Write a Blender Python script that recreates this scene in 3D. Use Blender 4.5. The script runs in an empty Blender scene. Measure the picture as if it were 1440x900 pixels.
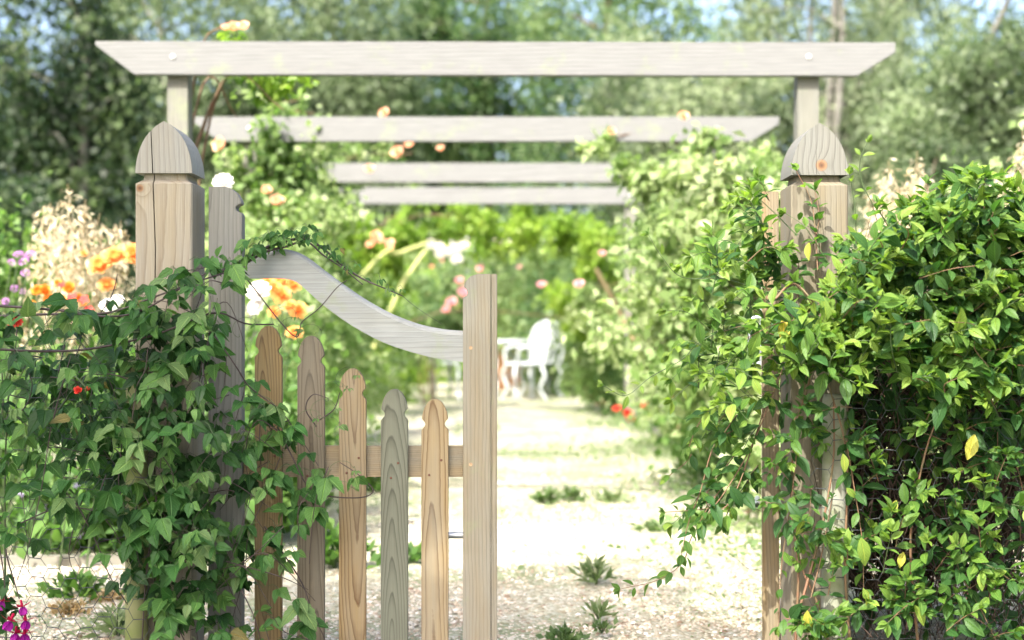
import bpy, bmesh, math, random
import numpy as np
from mathutils import Vector, Matrix

R = math.radians
rng = np.random.default_rng(11)
random.seed(5)
sc = bpy.context.scene
COL = sc.collection

# ------------------------------------------------------------------ camera
CAM_Z = 0.90
FPX = 2000.0                       # focal length in pixels of a 1440 px wide frame
cam_d = bpy.data.cameras.new("camera")
cam_d.sensor_width = 36.0
cam_d.lens = 50.0
cam_d.clip_start = 0.05
cam_d.clip_end = 2000
cam_d.dof.use_dof = True
cam_d.dof.focus_distance = 3.66
cam_d.dof.aperture_fstop = 2.2
cam_d.dof.aperture_blades = 0
cam = bpy.data.objects.new("camera", cam_d)
COL.objects.link(cam)
cam.location = (0, 0, CAM_Z)
cam.rotation_euler = (R(90.29), 0, 0)
sc.camera = cam

# ------------------------------------------------------------------ sky, sun, exposure
SUN_EL, SUN_ROT = 47.0, 207.0      # behind the camera and to its left
world = bpy.data.worlds.new("World")
sc.world = world
world.use_nodes = True
wn = world.node_tree
sky = wn.nodes.new("ShaderNodeTexSky")
sky.sky_type = 'NISHITA'
sky.sun_disc = False
sky.sun_elevation = R(SUN_EL)
sky.sun_rotation = R(SUN_ROT)
sky.dust_density = 6.0
sky.air_density = 0.8
sky.ozone_density = 0.8
wn.links.new(sky.outputs[0], wn.nodes["Background"].inputs[0])
wn.nodes["Background"].inputs[1].default_value = 0.15
sd = Vector((math.sin(R(SUN_ROT)) * math.cos(R(SUN_EL)), math.cos(R(SUN_ROT)) * math.cos(R(SUN_EL)), math.sin(R(SUN_EL))))
sun_d = bpy.data.lights.new("sun", 'SUN')
sun_d.energy = 3.2
sun_d.angle = R(0.5)
sun_d.color = (1.0, 0.95, 0.84)
sun = bpy.data.objects.new("sun", sun_d)
COL.objects.link(sun)
sun.rotation_euler = sd.to_track_quat('Z', 'Y').to_euler()
sun.location = (0, -5, 12)
vs = sc.view_settings
vs.view_transform = 'Standard'
vs.look = 'None'
vs.gamma = 1.0
vs.use_curve_mapping = False
vs.exposure = 2.2
sc.cycles.max_bounces = 6
sc.cycles.diffuse_bounces = 4
sc.cycles.glossy_bounces = 2
sc.cycles.transmission_bounces = 4
sc.cycles.use_denoising = True
sc.cycles.caustics_reflective = False
sc.cycles.caustics_refractive = False


# ------------------------------------------------------------------ helpers
def P(px, py, d):
    """point at distance d seen at pixel (px, py) of the 1440 x 900 photograph"""
    return Vector(((px - 720) / FPX * d, d, CAM_Z + (460 - py) / FPX * d))


def tag(o, label=None, cat=None, group=None, kind=None):
    if label: o['label'] = label
    if cat: o['category'] = cat
    if group: o['group'] = group
    if kind: o['kind'] = kind
    return o


def thing(name, label, cat, loc, group=None):
    o = bpy.data.objects.new(name, None)
    COL.objects.link(o)
    o.location = loc
    o.empty_display_size = 0.1
    return tag(o, label, cat, group)


def wloc(o):
    v = Vector((0, 0, 0))
    while o is not None:
        v += Vector(o.location)
        o = o.parent
    return v


def link_mesh(name, me, mat, parent=None, loc=None):
    o = bpy.data.objects.new(name, me)
    COL.objects.link(o)
    if mat is not None and not me.materials:
        me.materials.append(mat)
    if parent is not None:
        o.parent = parent
    if loc is not None:
        o.location = loc
    return o


class Acc:
    """collects quads (numpy) into one mesh"""
    def __init__(self):
        self.V, self.F, self.T, self.U, self.n = [], [], [], [], 0

    def add(self, V, F, tone=0.0, uv=None):
        V = np.asarray(V, dtype=np.float32).reshape(-1, 3)
        F = np.asarray(F, dtype=np.int32).reshape(-1, 4)
        self.V.append(V)
        self.F.append(F + self.n)
        self.n += len(V)
        self.T.append(np.broadcast_to(np.asarray(tone, dtype=np.float32), (len(F),)))
        self.U.append(np.zeros((len(V), 2), np.float32) if uv is None else np.asarray(uv, np.float32).reshape(-1, 2))

    def build(self, name, mat, parent=None, smooth=True, uv=False, loc=None):
        V = np.concatenate(self.V); F = np.concatenate(self.F); T = np.concatenate(self.T)
        base = wloc(parent) if parent is not None else Vector((0, 0, 0))
        if loc is not None: base = base + Vector(loc)
        V = V - np.array(base, dtype=np.float32)
        me = bpy.data.meshes.new(name)
        me.vertices.add(len(V)); me.vertices.foreach_set("co", V.ravel())
        me.loops.add(F.size); me.loops.foreach_set("vertex_index", F.ravel())
        me.polygons.add(len(F))
        me.polygons.foreach_set("loop_start", np.arange(0, F.size, 4, dtype=np.int32))
        me.polygons.foreach_set("loop_total", np.full(len(F), 4, dtype=np.int32))
        me.polygons.foreach_set("use_smooth", np.full(len(F), smooth))
        a = me.attributes.new("tone", 'FLOAT', 'FACE'); a.data.foreach_set("value", np.ascontiguousarray(T, dtype=np.float32))
        if uv:
            U = np.concatenate(self.U)[F.ravel()]
            l = me.uv_layers.new(name="UVMap"); l.data.foreach_set("uv", U.ravel())
        me.update(calc_edges=True)
        return link_mesh(name, me, mat, parent, loc)


def tube(acc, pts, r0, r1=None, sides=5, tone=0.0):
    pts = np.asarray([tuple(p) for p in pts], dtype=np.float64)
    n = len(pts)
    if r1 is None: r1 = r0
    tg = np.gradient(pts, axis=0)
    tg /= np.linalg.norm(tg, axis=1)[:, None] + 1e-9
    ref = np.array([0.31, 0.52, 0.79]) if abs(tg[0] @ np.array([0.31, 0.52, 0.79])) < .9 else np.array([1., 0, 0])
    a = np.cross(tg, ref); a /= np.linalg.norm(a, axis=1)[:, None] + 1e-9
    b = np.cross(tg, a)
    ang = np.linspace(0, 2 * np.pi, sides, endpoint=False)
    rad = np.linspace(r0, r1, n) if np.isscalar(r0) else np.asarray(r0)
    V = pts[:, None, :] + rad[:, None, None] * (np.cos(ang)[None, :, None] * a[:, None, :] + np.sin(ang)[None, :, None] * b[:, None, :])
    i = np.arange(n - 1)[:, None] * sides; j = np.arange(sides)[None, :]; k = (j + 1) % sides
    F = np.stack([i + j, i + k, i + sides + k, i + sides + j], -1)
    acc.add(V, F, tone)


def spline(pts, n=24):
    """Catmull-Rom through pts"""
    p = np.array([tuple(q) for q in pts], dtype=float)
    p = np.vstack([2 * p[0] - p[1], p, 2 * p[-1] - p[-2]])
    out = []
    m = len(p) - 3
    for t in np.linspace(0, m - 1e-6, n):
        i = int(t); u = t - i
        a, b, c, d = p[i], p[i + 1], p[i + 2], p[i + 3]
        out.append(0.5 * ((2 * b) + (-a + c) * u + (2 * a - 5 * b + 4 * c - d) * u * u + (-a + 3 * b - 3 * c + d) * u ** 3))
    return np.array(out)


def leaf_grid(widths, bend=0.25, fold=0.3, wave=0.0):
    """leaf of unit length along +Y, normal +Z: returns verts, quads, uv"""
    n = len(widths)
    V, U = [], []
    for i, w in enumerate(widths):
        v = i / (n - 1)
        zc = -bend * v * v
        for s in (-1, 0, 1):
            V.append((s * w, v, zc + fold * abs(s) * w + wave * s * math.sin(v * 7)))
            U.append((s * .5 + .5, v))
    F = []
    for i in range(n - 1):
        for s in range(2):
            q = i * 3 + s
            F.append((q, q + 1, q + 4, q + 3))
    return np.array(V, np.float32), np.array(F, np.int32), np.array(U, np.float32)


def leaf_lob(w, b, f, wv):
    return leaf_grid(w, b, f, wv)


LEAF_CLEM = [leaf_lob([.03, .19, .29, .265, .31, .255, .245, .165, .15, .07, .008], .22, .35, .012),
             leaf_lob([.02, .16, .25, .26, .22, .24, .19, .16, .10, .06, .008], .42, .25, -.022),
             leaf_lob([.04, .22, .31, .34, .27, .29, .22, .20, .12, .08, .008], .10, .5, .026)]
LEAF_HONEY = [leaf_grid([.03, .17, .24, .235, .15, .02], b, f, w) for b, f, w in ((.25, .4, .01), (.45, .25, -.015), (.05, .55, .02))]
LEAF_ROSE = [leaf_grid([.05, .33, .30, .03], b, f) for b, f in ((.25, .3), (.05, .4))]
_fv = np.array([(0, 0, 0), (.3, .5, .08), (0, 1, -.12), (-.3, .5, .08)], np.float32)
LEAF_FAR = (_fv, np.array([(0, 1, 2, 3)], np.int32), np.array([(.5, 0), (1, .5), (.5, 1), (0, .5)], np.float32))
_fb = _fv * np.array([1.0, 1, 1], np.float32); _fb[1, 0] = .13; _fb[3, 0] = -.13
BLADE = (_fb, LEAF_FAR[1], LEAF_FAR[2])
_fr = _fv.copy(); _fr[1, 0] = .45; _fr[3, 0] = -.45
LEAF_ROUND = (_fr, LEAF_FAR[1], LEAF_FAR[2])


def unit(a):
    return a / (np.linalg.norm(a, axis=-1, keepdims=True) + 1e-9)


def frames(T, N):
    T = unit(T); S = unit(np.cross(T, N)); N2 = np.cross(S, T)
    return np.stack([S, T, N2], axis=-1)      # columns


def add_leaves(acc, base, pos, T, N, size, tone):
    """many copies of a base leaf: T = along leaf, N = up side"""
    V0, F0, U0 = base
    M = frames(np.asarray(T, float), np.asarray(N, float))
    size = np.broadcast_to(np.asarray(size, float), (len(pos),))
    V = np.einsum('nij,vj->nvi', M, V0) * size[:, None, None] + np.asarray(pos)[:, None, :]
    k = len(V0)
    F = F0[None] + (np.arange(len(pos)) * k)[:, None, None]
    tone = np.repeat(np.broadcast_to(np.asarray(tone, np.float32), (len(pos),)), len(F0))
    acc.add(V, F, tone, np.tile(U0, (len(pos), 1)))


def rand_dir(n, flat=1.0):
    v = rng.normal(size=(n, 3)); v[:, 2] *= flat
    return unit(v)


def in_poly(x, y, poly):
    inside = np.zeros(len(x), bool)
    j = len(poly) - 1
    for i in range(len(poly)):
        xi, yi = poly[i]; xj, yj = poly[j]
        c = ((yi > y) != (yj > y)) & (x < (xj - xi) * (y - yi) / (yj - yi + 1e-9) + xi)
        inside ^= c
        j = i
    return inside


def sample_poly(poly, n):
    p = np.array(poly, float); lo, hi = p.min(0), p.max(0)
    X = np.zeros((0, 2))
    while len(X) < n:
        q = rng.uniform(lo, hi, (n * 2, 2))
        X = np.vstack([X, q[in_poly(q[:, 0], q[:, 1], poly)]])
    return X[:n]


def PX(xy, d):
    xy = np.asarray(xy, float); d = np.broadcast_to(np.asarray(d, float), (len(xy),))
    return np.stack([(xy[:, 0] - 720) / FPX * d, d, CAM_Z + (460 - xy[:, 1]) / FPX * d], -1)


# ---- solid pieces with bevels (world coordinates, made local to the parent)
def solid(name, bm, mat, parent=None, bevel=0.0, smooth=False, seg=2):
    bmesh.ops.recalc_face_normals(bm, faces=bm.faces)
    if bevel > 0:
        es = [e for e in bm.edges if len(e.link_faces) == 2 and e.calc_face_angle(0) > R(35)]
        bmesh.ops.bevel(bm, geom=es, offset=bevel, segments=seg, affect='EDGES', clamp_overlap=True)
    base = wloc(parent) if parent is not None else Vector((0, 0, 0))
    for v in bm.verts: v.co -= base
    me = bpy.data.meshes.new(name)
    bm.to_mesh(me); bm.free()
    if smooth:
        for p in me.polygons: p.use_smooth = True
    return link_mesh(name, me, mat, parent)


def extrude_xz(pts, y0, y1):
    """polygon in x,z extruded along y"""
    bm = bmesh.new()
    a = [bm.verts.new((x, y0, z)) for x, z in pts]
    b = [bm.verts.new((x, y1, z)) for x, z in pts]
    bm.faces.new(a); bm.faces.new(b[::-1])
    n = len(pts)
    for i in range(n):
        j = (i + 1) % n
        bm.faces.new((a[j], a[i], b[i], b[j]))
    return bm


def box_bm(x0, x1, y0, y1, z0, z1):
    return extrude_xz([(x0, z0), (x1, z0), (x1, z1), (x0, z1)], y0, y1)


def lathe_bm(prof, cx, cy, seg=20):
    bm = bmesh.new()
    rings = [[bm.verts.new((cx + r * math.cos(2 * math.pi * k / seg), cy + r * math.sin(2 * math.pi * k / seg), z)) for k in range(seg)] for r, z in prof]
    for a, b in zip(rings, rings[1:]):
        for k in range(seg):
            bm.faces.new((a[k], a[(k + 1) % seg], b[(k + 1) % seg], b[k]))
    bm.faces.new(rings[0][::-1]); bm.faces.new(rings[-1])
    return bm


# ------------------------------------------------------------------ materials
def new_mat(name):
    m = bpy.data.materials.new(name); m.use_nodes = True
    nt = m.node_tree; b = nt.nodes["Principled BSDF"]
    return m, nt, b


def N(nt, t, **kw):
    n = nt.nodes.new(t)
    for k, v in kw.items():
        if k in ('op', 'operation'): n.operation = v
        elif hasattr(n, k): setattr(n, k, v)
    return n


def ramp(nt, src, stops, interp='LINEAR'):
    r = nt.nodes.new("ShaderNodeValToRGB"); r.color_ramp.interpolation = interp
    e = r.color_ramp.elements
    while len(e) < len(stops): e.new(0.5)
    for el, (p, c) in zip(e, stops):
        el.position = p
        el.color = (*c, 1) if len(c) == 3 else c
    nt.links.new(src, r.inputs[0])
    return r.outputs[0]


def mixc(nt, fac, a, b, mode='MIX'):
    m = nt.nodes.new("ShaderNodeMix"); m.data_type = 'RGBA'; m.blend_type = mode
    for s, v in ((m.inputs[0], fac), (m.inputs[6], a), (m.inputs[7], b)):
        if hasattr(v, 'is_output'): nt.links.new(v, s)
        elif isinstance(v, (int, float)): s.default_value = v
        else: s.default_value = (*v, 1)
    return m.outputs[2]


def math_n(nt, op, a, b=0.0, clamp=False):
    m = nt.nodes.new("ShaderNodeMath"); m.operation = op; m.use_clamp = clamp
    for s, v in zip(m.inputs, (a, b)):
        if hasattr(v, 'is_output'): nt.links.new(v, s)
        else: s.default_value = v
    return m.outputs[0]


def wood(name, early, late, axis='Z', ring=38, tilt=(2.0, 1.0), off=(.02, .11, 0), contrast=.8, grey=(.30, .31, .30), grey_amt=.4, moss=0.0, knot=None, seed=0, fine=.35, gain=.58):
    m, nt, b = new_mat(name)
    early, late, grey = (tuple(x * gain * k_ for x, k_ in zip(q_, (.92, .95, .90) if axis == 'Z' and ring > 20 or 'mid' in name else (.95, .98, .95))) for q_ in (early, late, grey))
    tc = N(nt, "ShaderNodeTexCoord")
    rot = {'Z': (0, 0, 0), 'X': (0, R(-90), 0), 'Y': (R(90), 0, 0)}[axis]
    m0 = N(nt, "ShaderNodeMapping"); m0.inputs['Rotation'].default_value = rot        # grain to Z
    nt.links.new(tc.outputs['Object'], m0.inputs[0])
    src = m0.outputs[0]
    m1 = N(nt, "ShaderNodeMapping")
    m1.inputs['Location'].default_value = off
    m1.inputs['Rotation'].default_value = (R(tilt[0]), R(tilt[1]), 0)
    nt.links.new(src, m1.inputs[0])
    # slow warp
    ms = N(nt, "ShaderNodeMapping"); ms.inputs['Scale'].default_value = (9, 9, 1.6); ms.inputs['Location'].default_value = (seed * 3.1, seed * 1.7, seed)
    nt.links.new(src, ms.inputs[0])
    nz = N(nt, "ShaderNodeTexNoise"); nz.inputs['Scale'].default_value = 1.0; nz.inputs['Detail'].default_value = 2.0
    nt.links.new(ms.outputs[0], nz.inputs[0])
    sub = N(nt, "ShaderNodeVectorMath", operation='SUBTRACT'); nt.links.new(nz.outputs['Color'], sub.inputs[0]); sub.inputs[1].default_value = (.5, .5, .5)
    scl = N(nt, "ShaderNodeVectorMath", operation='MULTIPLY'); nt.links.new(sub.outputs[0], scl.inputs[0]); scl.inputs[1].default_value = (.030, .030, 0)
    add = N(nt, "ShaderNodeVectorMath", operation='ADD'); nt.links.new(m1.outputs[0], add.inputs[0]); nt.links.new(scl.outputs[0], add.inputs[1])
    vec = add.outputs[0]
    kmask = None
    if knot:
        dv = N(nt, "ShaderNodeVectorMath", operation='SUBTRACT'); nt.links.new(tc.outputs['Object'], dv.inputs[0]); dv.inputs[1].default_value = knot[:3]
        sq = N(nt, "ShaderNodeVectorMath", operation='MULTIPLY'); nt.links.new(dv.outputs[0], sq.inputs[0]); sq.inputs[1].default_value = (1, 0.15, 1.0)
        ln = N(nt, "ShaderNodeVectorMath", operation='LENGTH'); nt.links.new(sq.outputs[0], ln.inputs[0])
        kd = ln.outputs['Value']
        # push the rings outward round the knot
        g = math_n(nt, 'DIVIDE', kd, -knot[3] * 1.6); g = math_n(nt, 'EXPONENT', g); g = math_n(nt, 'MULTIPLY', g, .05)
        cx = N(nt, "ShaderNodeCombineXYZ"); nt.links.new(g, cx.inputs[1])
        ad2 = N(nt, "ShaderNodeVectorMath", operation='ADD'); nt.links.new(vec, ad2.inputs[0]); nt.links.new(cx.outputs[0], ad2.inputs[1])
        vec = ad2.outputs[0]
        kmask = math_n(nt, 'SUBTRACT', 1.0, math_n(nt, 'DIVIDE', kd, knot[3], True), True)
    wv = N(nt, "ShaderNodeTexWave", wave_type='RINGS', rings_direction='Z', wave_profile='SAW')
    wv.inputs['Scale'].default_value = ring
    wv.inputs['Distortion'].default_value = 0.6
    wv.inputs['Detail'].default_value = 2.0
    wv.inputs['Detail Scale'].default_value = 1.0
    nt.links.new(vec, wv.inputs[0])
    rg = ramp(nt, wv.outputs['Fac'], [(0, (0, 0, 0)), (.5, (.10,) * 3), (.80, (.5,) * 3), (.92, (1,) * 3), (1, (.2,) * 3)])
    # fine fibres
    mf = N(nt, "ShaderNodeMapping"); mf.inputs['Scale'].default_value = (420, 420, 7)
    nt.links.new(src, mf.inputs[0])
    nf = N(nt, "ShaderNodeTexNoise"); nf.inputs['Scale'].default_value = 1.0; nf.inputs['Detail'].default_value = 3.0
    nt.links.new(mf.outputs[0], nf.inputs[0])
    fib = ramp(nt, nf.outputs['Fac'], [(.3, (0, 0, 0)), (.7, (1, 1, 1))])
    # blotches of greying
    mb_ = N(nt, "ShaderNodeMapping"); mb_.inputs['Scale'].default_value = (14, 14, 2.2); mb_.inputs['Location'].default_value = (seed, seed * 2.3, seed * 5)
    nt.links.new(src, mb_.inputs[0])
    nb = N(nt, "ShaderNodeTexNoise"); nb.inputs['Scale'].default_value = 1.0; nb.inputs['Detail'].default_value = 4.0; nb.inputs['Roughness'].default_value = .65
    nt.links.new(mb_.outputs[0], nb.inputs[0])
    gm = ramp(nt, nb.outputs['Fac'], [(.55 - .4 * grey_amt - .15, (0, 0, 0)), (.85 - .4 * grey_amt, (1, 1, 1))])
    c = mixc(nt, math_n(nt, 'MULTIPLY', rg, contrast), early, late)
    c = mixc(nt, math_n(nt, 'MULTIPLY', gm, .8), c, mixc(nt, math_n(nt, 'MULTIPLY', rg, contrast * .7), grey, tuple(g * .55 for g in grey)))
    c = mixc(nt, math_n(nt, 'MULTIPLY', fib, fine), c, (.42, .42, .42), 'MULTIPLY')
    if moss > 0:
        nm = N(nt, "ShaderNodeTexNoise"); nm.inputs['Scale'].default_value = 7; nm.inputs['Detail'].default_value = 6; nm.inputs['Roughness'].default_value = .7
        nt.links.new(tc.outputs['Object'], nm.inputs[0])
        mm = ramp(nt, nm.outputs['Fac'], [(.62 - moss * .3, (0, 0, 0)), (.85 - moss * .2, (1, 1, 1))])
        c = mixc(nt, math_n(nt, 'MULTIPLY', mm, .75), c, (.17, .21, .10))
    if kmask is not None:
        kr = ramp(nt, kmask, [(0, (0, 0, 0)), (.25, (.9,) * 3), (1, (1,) * 3)])
        kc = ramp(nt, kmask, [(0, (.10, .055, .03)), (.3, (.19, .11, .06)), (.6, (.12, .06, .03)), (1, (.05, .03, .02))])
        c = mixc(nt, kr, c, kc)
    nt.links.new(c, b.inputs['Base Color'])
    b.inputs['Roughness'].default_value = .82
    b.inputs['Specular IOR Level'].default_value = .25
    bp = N(nt, "ShaderNodeBump"); bp.inputs['Strength'].default_value = .5; bp.inputs['Distance'].default_value = .0015
    h = math_n(nt, 'ADD', math_n(nt, 'MULTIPLY', rg, .7), math_n(nt, 'MULTIPLY', nf.outputs['Fac'], .6))
    nt.links.new(h, bp.inputs['Height']); nt.links.new(bp.outputs[0], b.inputs['Normal'])
    return m


def leaf_mat(name, stops, src='attr', trans=.35, rough=.42, veins=False, spec=.5, tgain=(1.5, 1.7, .7), sheen=0.0):
    """stops: list of (tone, colour)"""
    m, nt, b = new_mat(name)
    if src == 'attr':
        a = N(nt, "ShaderNodeAttribute"); a.attribute_name = "tone"; t = a.outputs['Fac']
    else:
        oi = N(nt, "ShaderNodeObjectInfo"); sp = N(nt, "ShaderNodeSeparateColor")
        nt.links.new(oi.outputs['Color'], sp.inputs[0]); t = sp.outputs[0]
    c = ramp(nt, t, stops)
    if veins:
        uv = N(nt, "ShaderNodeUVMap"); s = N(nt, "ShaderNodeSeparateXYZ"); nt.links.new(uv.outputs[0], s.inputs[0])
        u = math_n(nt, 'ABSOLUTE', math_n(nt, 'SUBTRACT', s.outputs[0], .5))
        mid = ramp(nt, u, [(0, (1, 1, 1)), (.07, (0, 0, 0))])
        # side veins run forward from the midrib
        ph = math_n(nt, 'SUBTRACT', math_n(nt, 'MULTIPLY', s.outputs[1], 8.0), math_n(nt, 'MULTIPLY', u, 5.0))
        fr = math_n(nt, 'FRACT', ph)
        sv = ramp(nt, fr, [(0, (.7,) * 3), (.12, (0, 0, 0)), (.9, (0, 0, 0)), (1, (.7,) * 3)])
        vv = math_n(nt, 'MAXIMUM', mid, math_n(nt, 'MULTIPLY', sv, .6))
        c2 = mixc(nt, math_n(nt, 'MULTIPLY', vv, .8), c, mixc(nt, 1.0, c, (2.6, 2.1, 2.3), 'MULTIPLY'))
        tcn = N(nt, "ShaderNodeTexCoord")
        nz = N(nt, "ShaderNodeTexNoise"); nz.inputs['Scale'].default_value = 60; nz.inputs['Detail'].default_value = 3
        geo = N(nt, "ShaderNodeNewGeometry"); nt.links.new(geo.outputs['Position'], nz.inputs[0])
        c = mixc(nt, math_n(nt, 'MULTIPLY', nz.outputs['Fac'], .5), c2, mixc(nt, 1.0, c2, (.55, .6, .6), 'MULTIPLY'))
        bp = N(nt, "ShaderNodeBump"); bp.inputs['Strength'].default_value = .8; bp.inputs['Distance'].default_value = .003; bp.invert = True
        nt.links.new(vv, bp.inputs['Height']); nt.links.new(bp.outputs[0], b.inputs['Normal'])
    nt.links.new(c, b.inputs['Base Color'])
    b.inputs['Roughness'].default_value = rough
    b.inputs['Specular IOR Level'].default_value = spec
    tr = N(nt, "ShaderNodeBsdfTranslucent")
    nt.links.new(mixc(nt, 1.0, c, tgain, 'MULTIPLY'), tr.inputs[0])
    mx = N(nt, "ShaderNodeMixShader"); mx.inputs[0].default_value = trans
    nt.links.new(b.outputs[0], mx.inputs[1]); nt.links.new(tr.outputs[0], mx.inputs[2])
    nt.links.new(mx.outputs[0], nt.nodes["Material Output"].inputs[0])
    return m


def plain(name, col, rough=.6, metal=0.0, spec=.4, noise=0.0, scale=20, col2=None, bump=0.0):
    m, nt, b = new_mat(name)
    b.inputs['Roughness'].default_value = rough
    b.inputs['Metallic'].default_value = metal
    b.inputs['Specular IOR Level'].default_value = spec
    tc = N(nt, "ShaderNodeTexCoord")
    nz = N(nt, "ShaderNodeTexNoise"); nz.inputs['Scale'].default_value = scale; nz.inputs['Detail'].default_value = 5
    nt.links.new(tc.outputs['Object'], nz.inputs[0])
    c2 = col2 if col2 else tuple(x * (1 - noise) for x in col)
    nt.links.new(ramp(nt, nz.outputs['Fac'], [(.35, col), (.68, c2)]), b.inputs['Base Color'])
    if bump:
        bp = N(nt, "ShaderNodeBump"); bp.inputs['Strength'].default_value = bump; bp.inputs['Distance'].default_value = .003
        nt.links.new(nz.outputs['Fac'], bp.inputs['Height']); nt.links.new(bp.outputs[0], b.inputs['Normal'])
    return m


M = {}
M['post_left'] = wood("left post timber", (.43, .355, .25), (.25, .16, .09), ring=26, tilt=(1.2, -1.5), off=(.03, .16, 0), contrast=.6, grey=(.42, .39, .36), grey_amt=.5, gain=.62, seed=1, knot=(.012, -.01, 1.258, .011))
M['cap'] = wood("post cap timber", (.40, .36, .31), (.22, .18, .14), ring=28, tilt=(1.0, 2.0), off=(.02, .13, 0), contrast=.6, grey=(.40, .40, .40), grey_amt=.7, seed=2, gain=.6)
M['cap_right'] = wood("right cap timber", (.36, .33, .29), (.17, .14, .11), ring=26, tilt=(2.0, 3.0), off=(-.05, .10, 0), contrast=.8, grey=(.36, .36, .36), grey_amt=.6, seed=3, gain=.42, knot=(.078, -.01, 1.317, .017))
M['post_right'] = wood("right post timber", (.40, .325, .22), (.21, .14, .08), ring=30, tilt=(.8, 1.0), off=(.0, .14, 0), contrast=.55, grey=(.36, .34, .31), grey_amt=.2, seed=4, gain=.42)
M['stile'] = wood("stile timber", (.42, .335, .22), (.24, .165, .095), ring=36, tilt=(.5, .6), off=(-.10, .12, 0), contrast=.6, grey=(.42, .42, .40), grey_amt=.45, seed=5, moss=.2, gain=.52)
M['stile_grey'] = wood("grey stile timber", (.30, .28, .25), (.15, .13, .11), ring=44, tilt=(.4, .5), off=(.03, .15, 0), contrast=.7, grey=(.29, .29, .29), grey_amt=.7, seed=6)
M['rail'] = wood("arched rail timber", (.37, .37, .34), (.25, .245, .22), axis='X', ring=24, tilt=(2, 1), off=(.05, .2, 0), contrast=.22, grey=(.42, .44, .46), grey_amt=.8, seed=7, moss=.22)
M['rail_mid'] = wood("mid rail timber", (.48, .35, .20), (.25, .15, .07), axis='X', ring=60, tilt=(.6, .6), off=(.05, .06, 0), contrast=.6, grey_amt=.2, seed=8)
PK = [((.36, .245, .11), (.15, .075, .025), .2, 52, (2.5, 1.2), (.30, .26, .18)),
      ((.29, .225, .15), (.10, .065, .04), .4, 60, (1.0, 1.4), (.28, .25, .21)),
      ((.44, .31, .16), (.18, .080, .022), .12, 44, (2.2, 1.0), (.40, .36, .30)),
      ((.25, .245, .19), (.075, .068, .048), .5, 52, (3.2, 0.5), (.24, .255, .21)),
      ((.47, .35, .20), (.20, .095, .030), .15, 46, (1.6, 1.4), (.42, .38, .32))]
PC = [.1554, .2664, .3746, .4838, .5890]
PTILT = [(-3.2, .8), (-1.6, 1.5), (-2.6, 1.6), (-4.2, .25), (-1.9, -1.3)]
PZ0 = [.55, -.3, .95, .12, -.5]            # height at which the heart of each board meets its face
PDX = [.010, -.025, .004, .003, .022]
M['picket'] = [wood("picket timber %d" % i, a, l, ring=r, tilt=PTILT[i], off=(-PC[i] + PDX[i] - math.sin(R(PTILT[i][1])) * PZ0[i], math.sin(R(PTILT[i][0])) * PZ0[i] + .002, .1 * i), contrast=1.0, grey=g, grey_amt=ga, seed=11 + i, fine=.25, gain=.52)
               for i, (a, l, ga, r, t, g) in enumerate(PK)]
M['beam'] = wood("pergola timber", (.345, .345, .36), (.24, .235, .235), axis='X', ring=18, tilt=(.6, .8), off=(.05, .2, 0), contrast=.8, grey=(.34, .335, .35), grey_amt=.65, seed=21, moss=.18, fine=.6, gain=.52)
M['pergola_post'] = wood("pergola post timber", (.34, .32, .27), (.24, .22, .18), ring=20, tilt=(.6, .8), off=(.05, .2, 0), contrast=.7, grey=(.32, .32, .30), grey_amt=.6, seed=22, moss=.3, fine=.6, gain=.52)
M['pole'] = plain("weathered round pole", (.23, .23, .20), .85, noise=.5, scale=14, col2=(.11, .13, .06), bump=.4)
M['pole_green'] = plain("algae covered round pole", (.12, .15, .045), .85, scale=12, col2=(.18, .18, .10), bump=.4)
M['galv'] = plain("galvanised steel", (.42, .46, .50), .4, .8, noise=.3)
M['bolt'] = plain("bolt head", (.70, .71, .70), .45, .3, noise=.2)
M['nail'] = plain("rusty nail", (.13, .06, .04), .7, .4, noise=.4)
M['dowel'] = plain("dowel end grain", (.36, .24, .14), .8, noise=.4, scale=200)
M['crack'] = plain("dark split", (.02, .017, .014), .9)
M['stem_dark'] = plain("dark vine stem", (.035, .022, .022), .6, noise=.4, scale=40)
M['stem_brown'] = plain("brown vine stem", (.15, .075, .045), .65, noise=.5, scale=30, col2=(.10, .08, .04))
M['stem_green'] = plain("green stem", (.055, .09, .03), .55, noise=.4, scale=30)
M['stem_tan'] = plain("dry stem", (.36, .28, .15), .7, noise=.3)
M['twigs'] = plain("dead twigs", (.05, .03, .022), .85, noise=.5, scale=30)
M['bark'] = plain("brown bark", (.11, .085, .06), .9, noise=.6, scale=9, bump=.8)
M['birch_bark'] = plain("pale birch bark", (.17, .165, .145), .8, scale=5, col2=(.05, .045, .04), bump=.5)
M['white_paint'] = plain("white painted metal", (.40, .43, .45), .5, noise=.15)  # greyed blue: slight shade on the chairs is put into this colour
M['planter'] = plain("orange brown wood", (.40, .20, .09), .7, noise=.3)
M['terracotta'] = plain("tan clay", (.42, .30, .17), .8, noise=.3)
M['soil'] = plain("dark soil", (.04, .03, .022), .95, noise=.4)
M['edging'] = wood("edging board timber", (.36, .30, .22), (.2, .15, .1), axis='X', ring=30, grey_amt=.5, seed=31)

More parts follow.
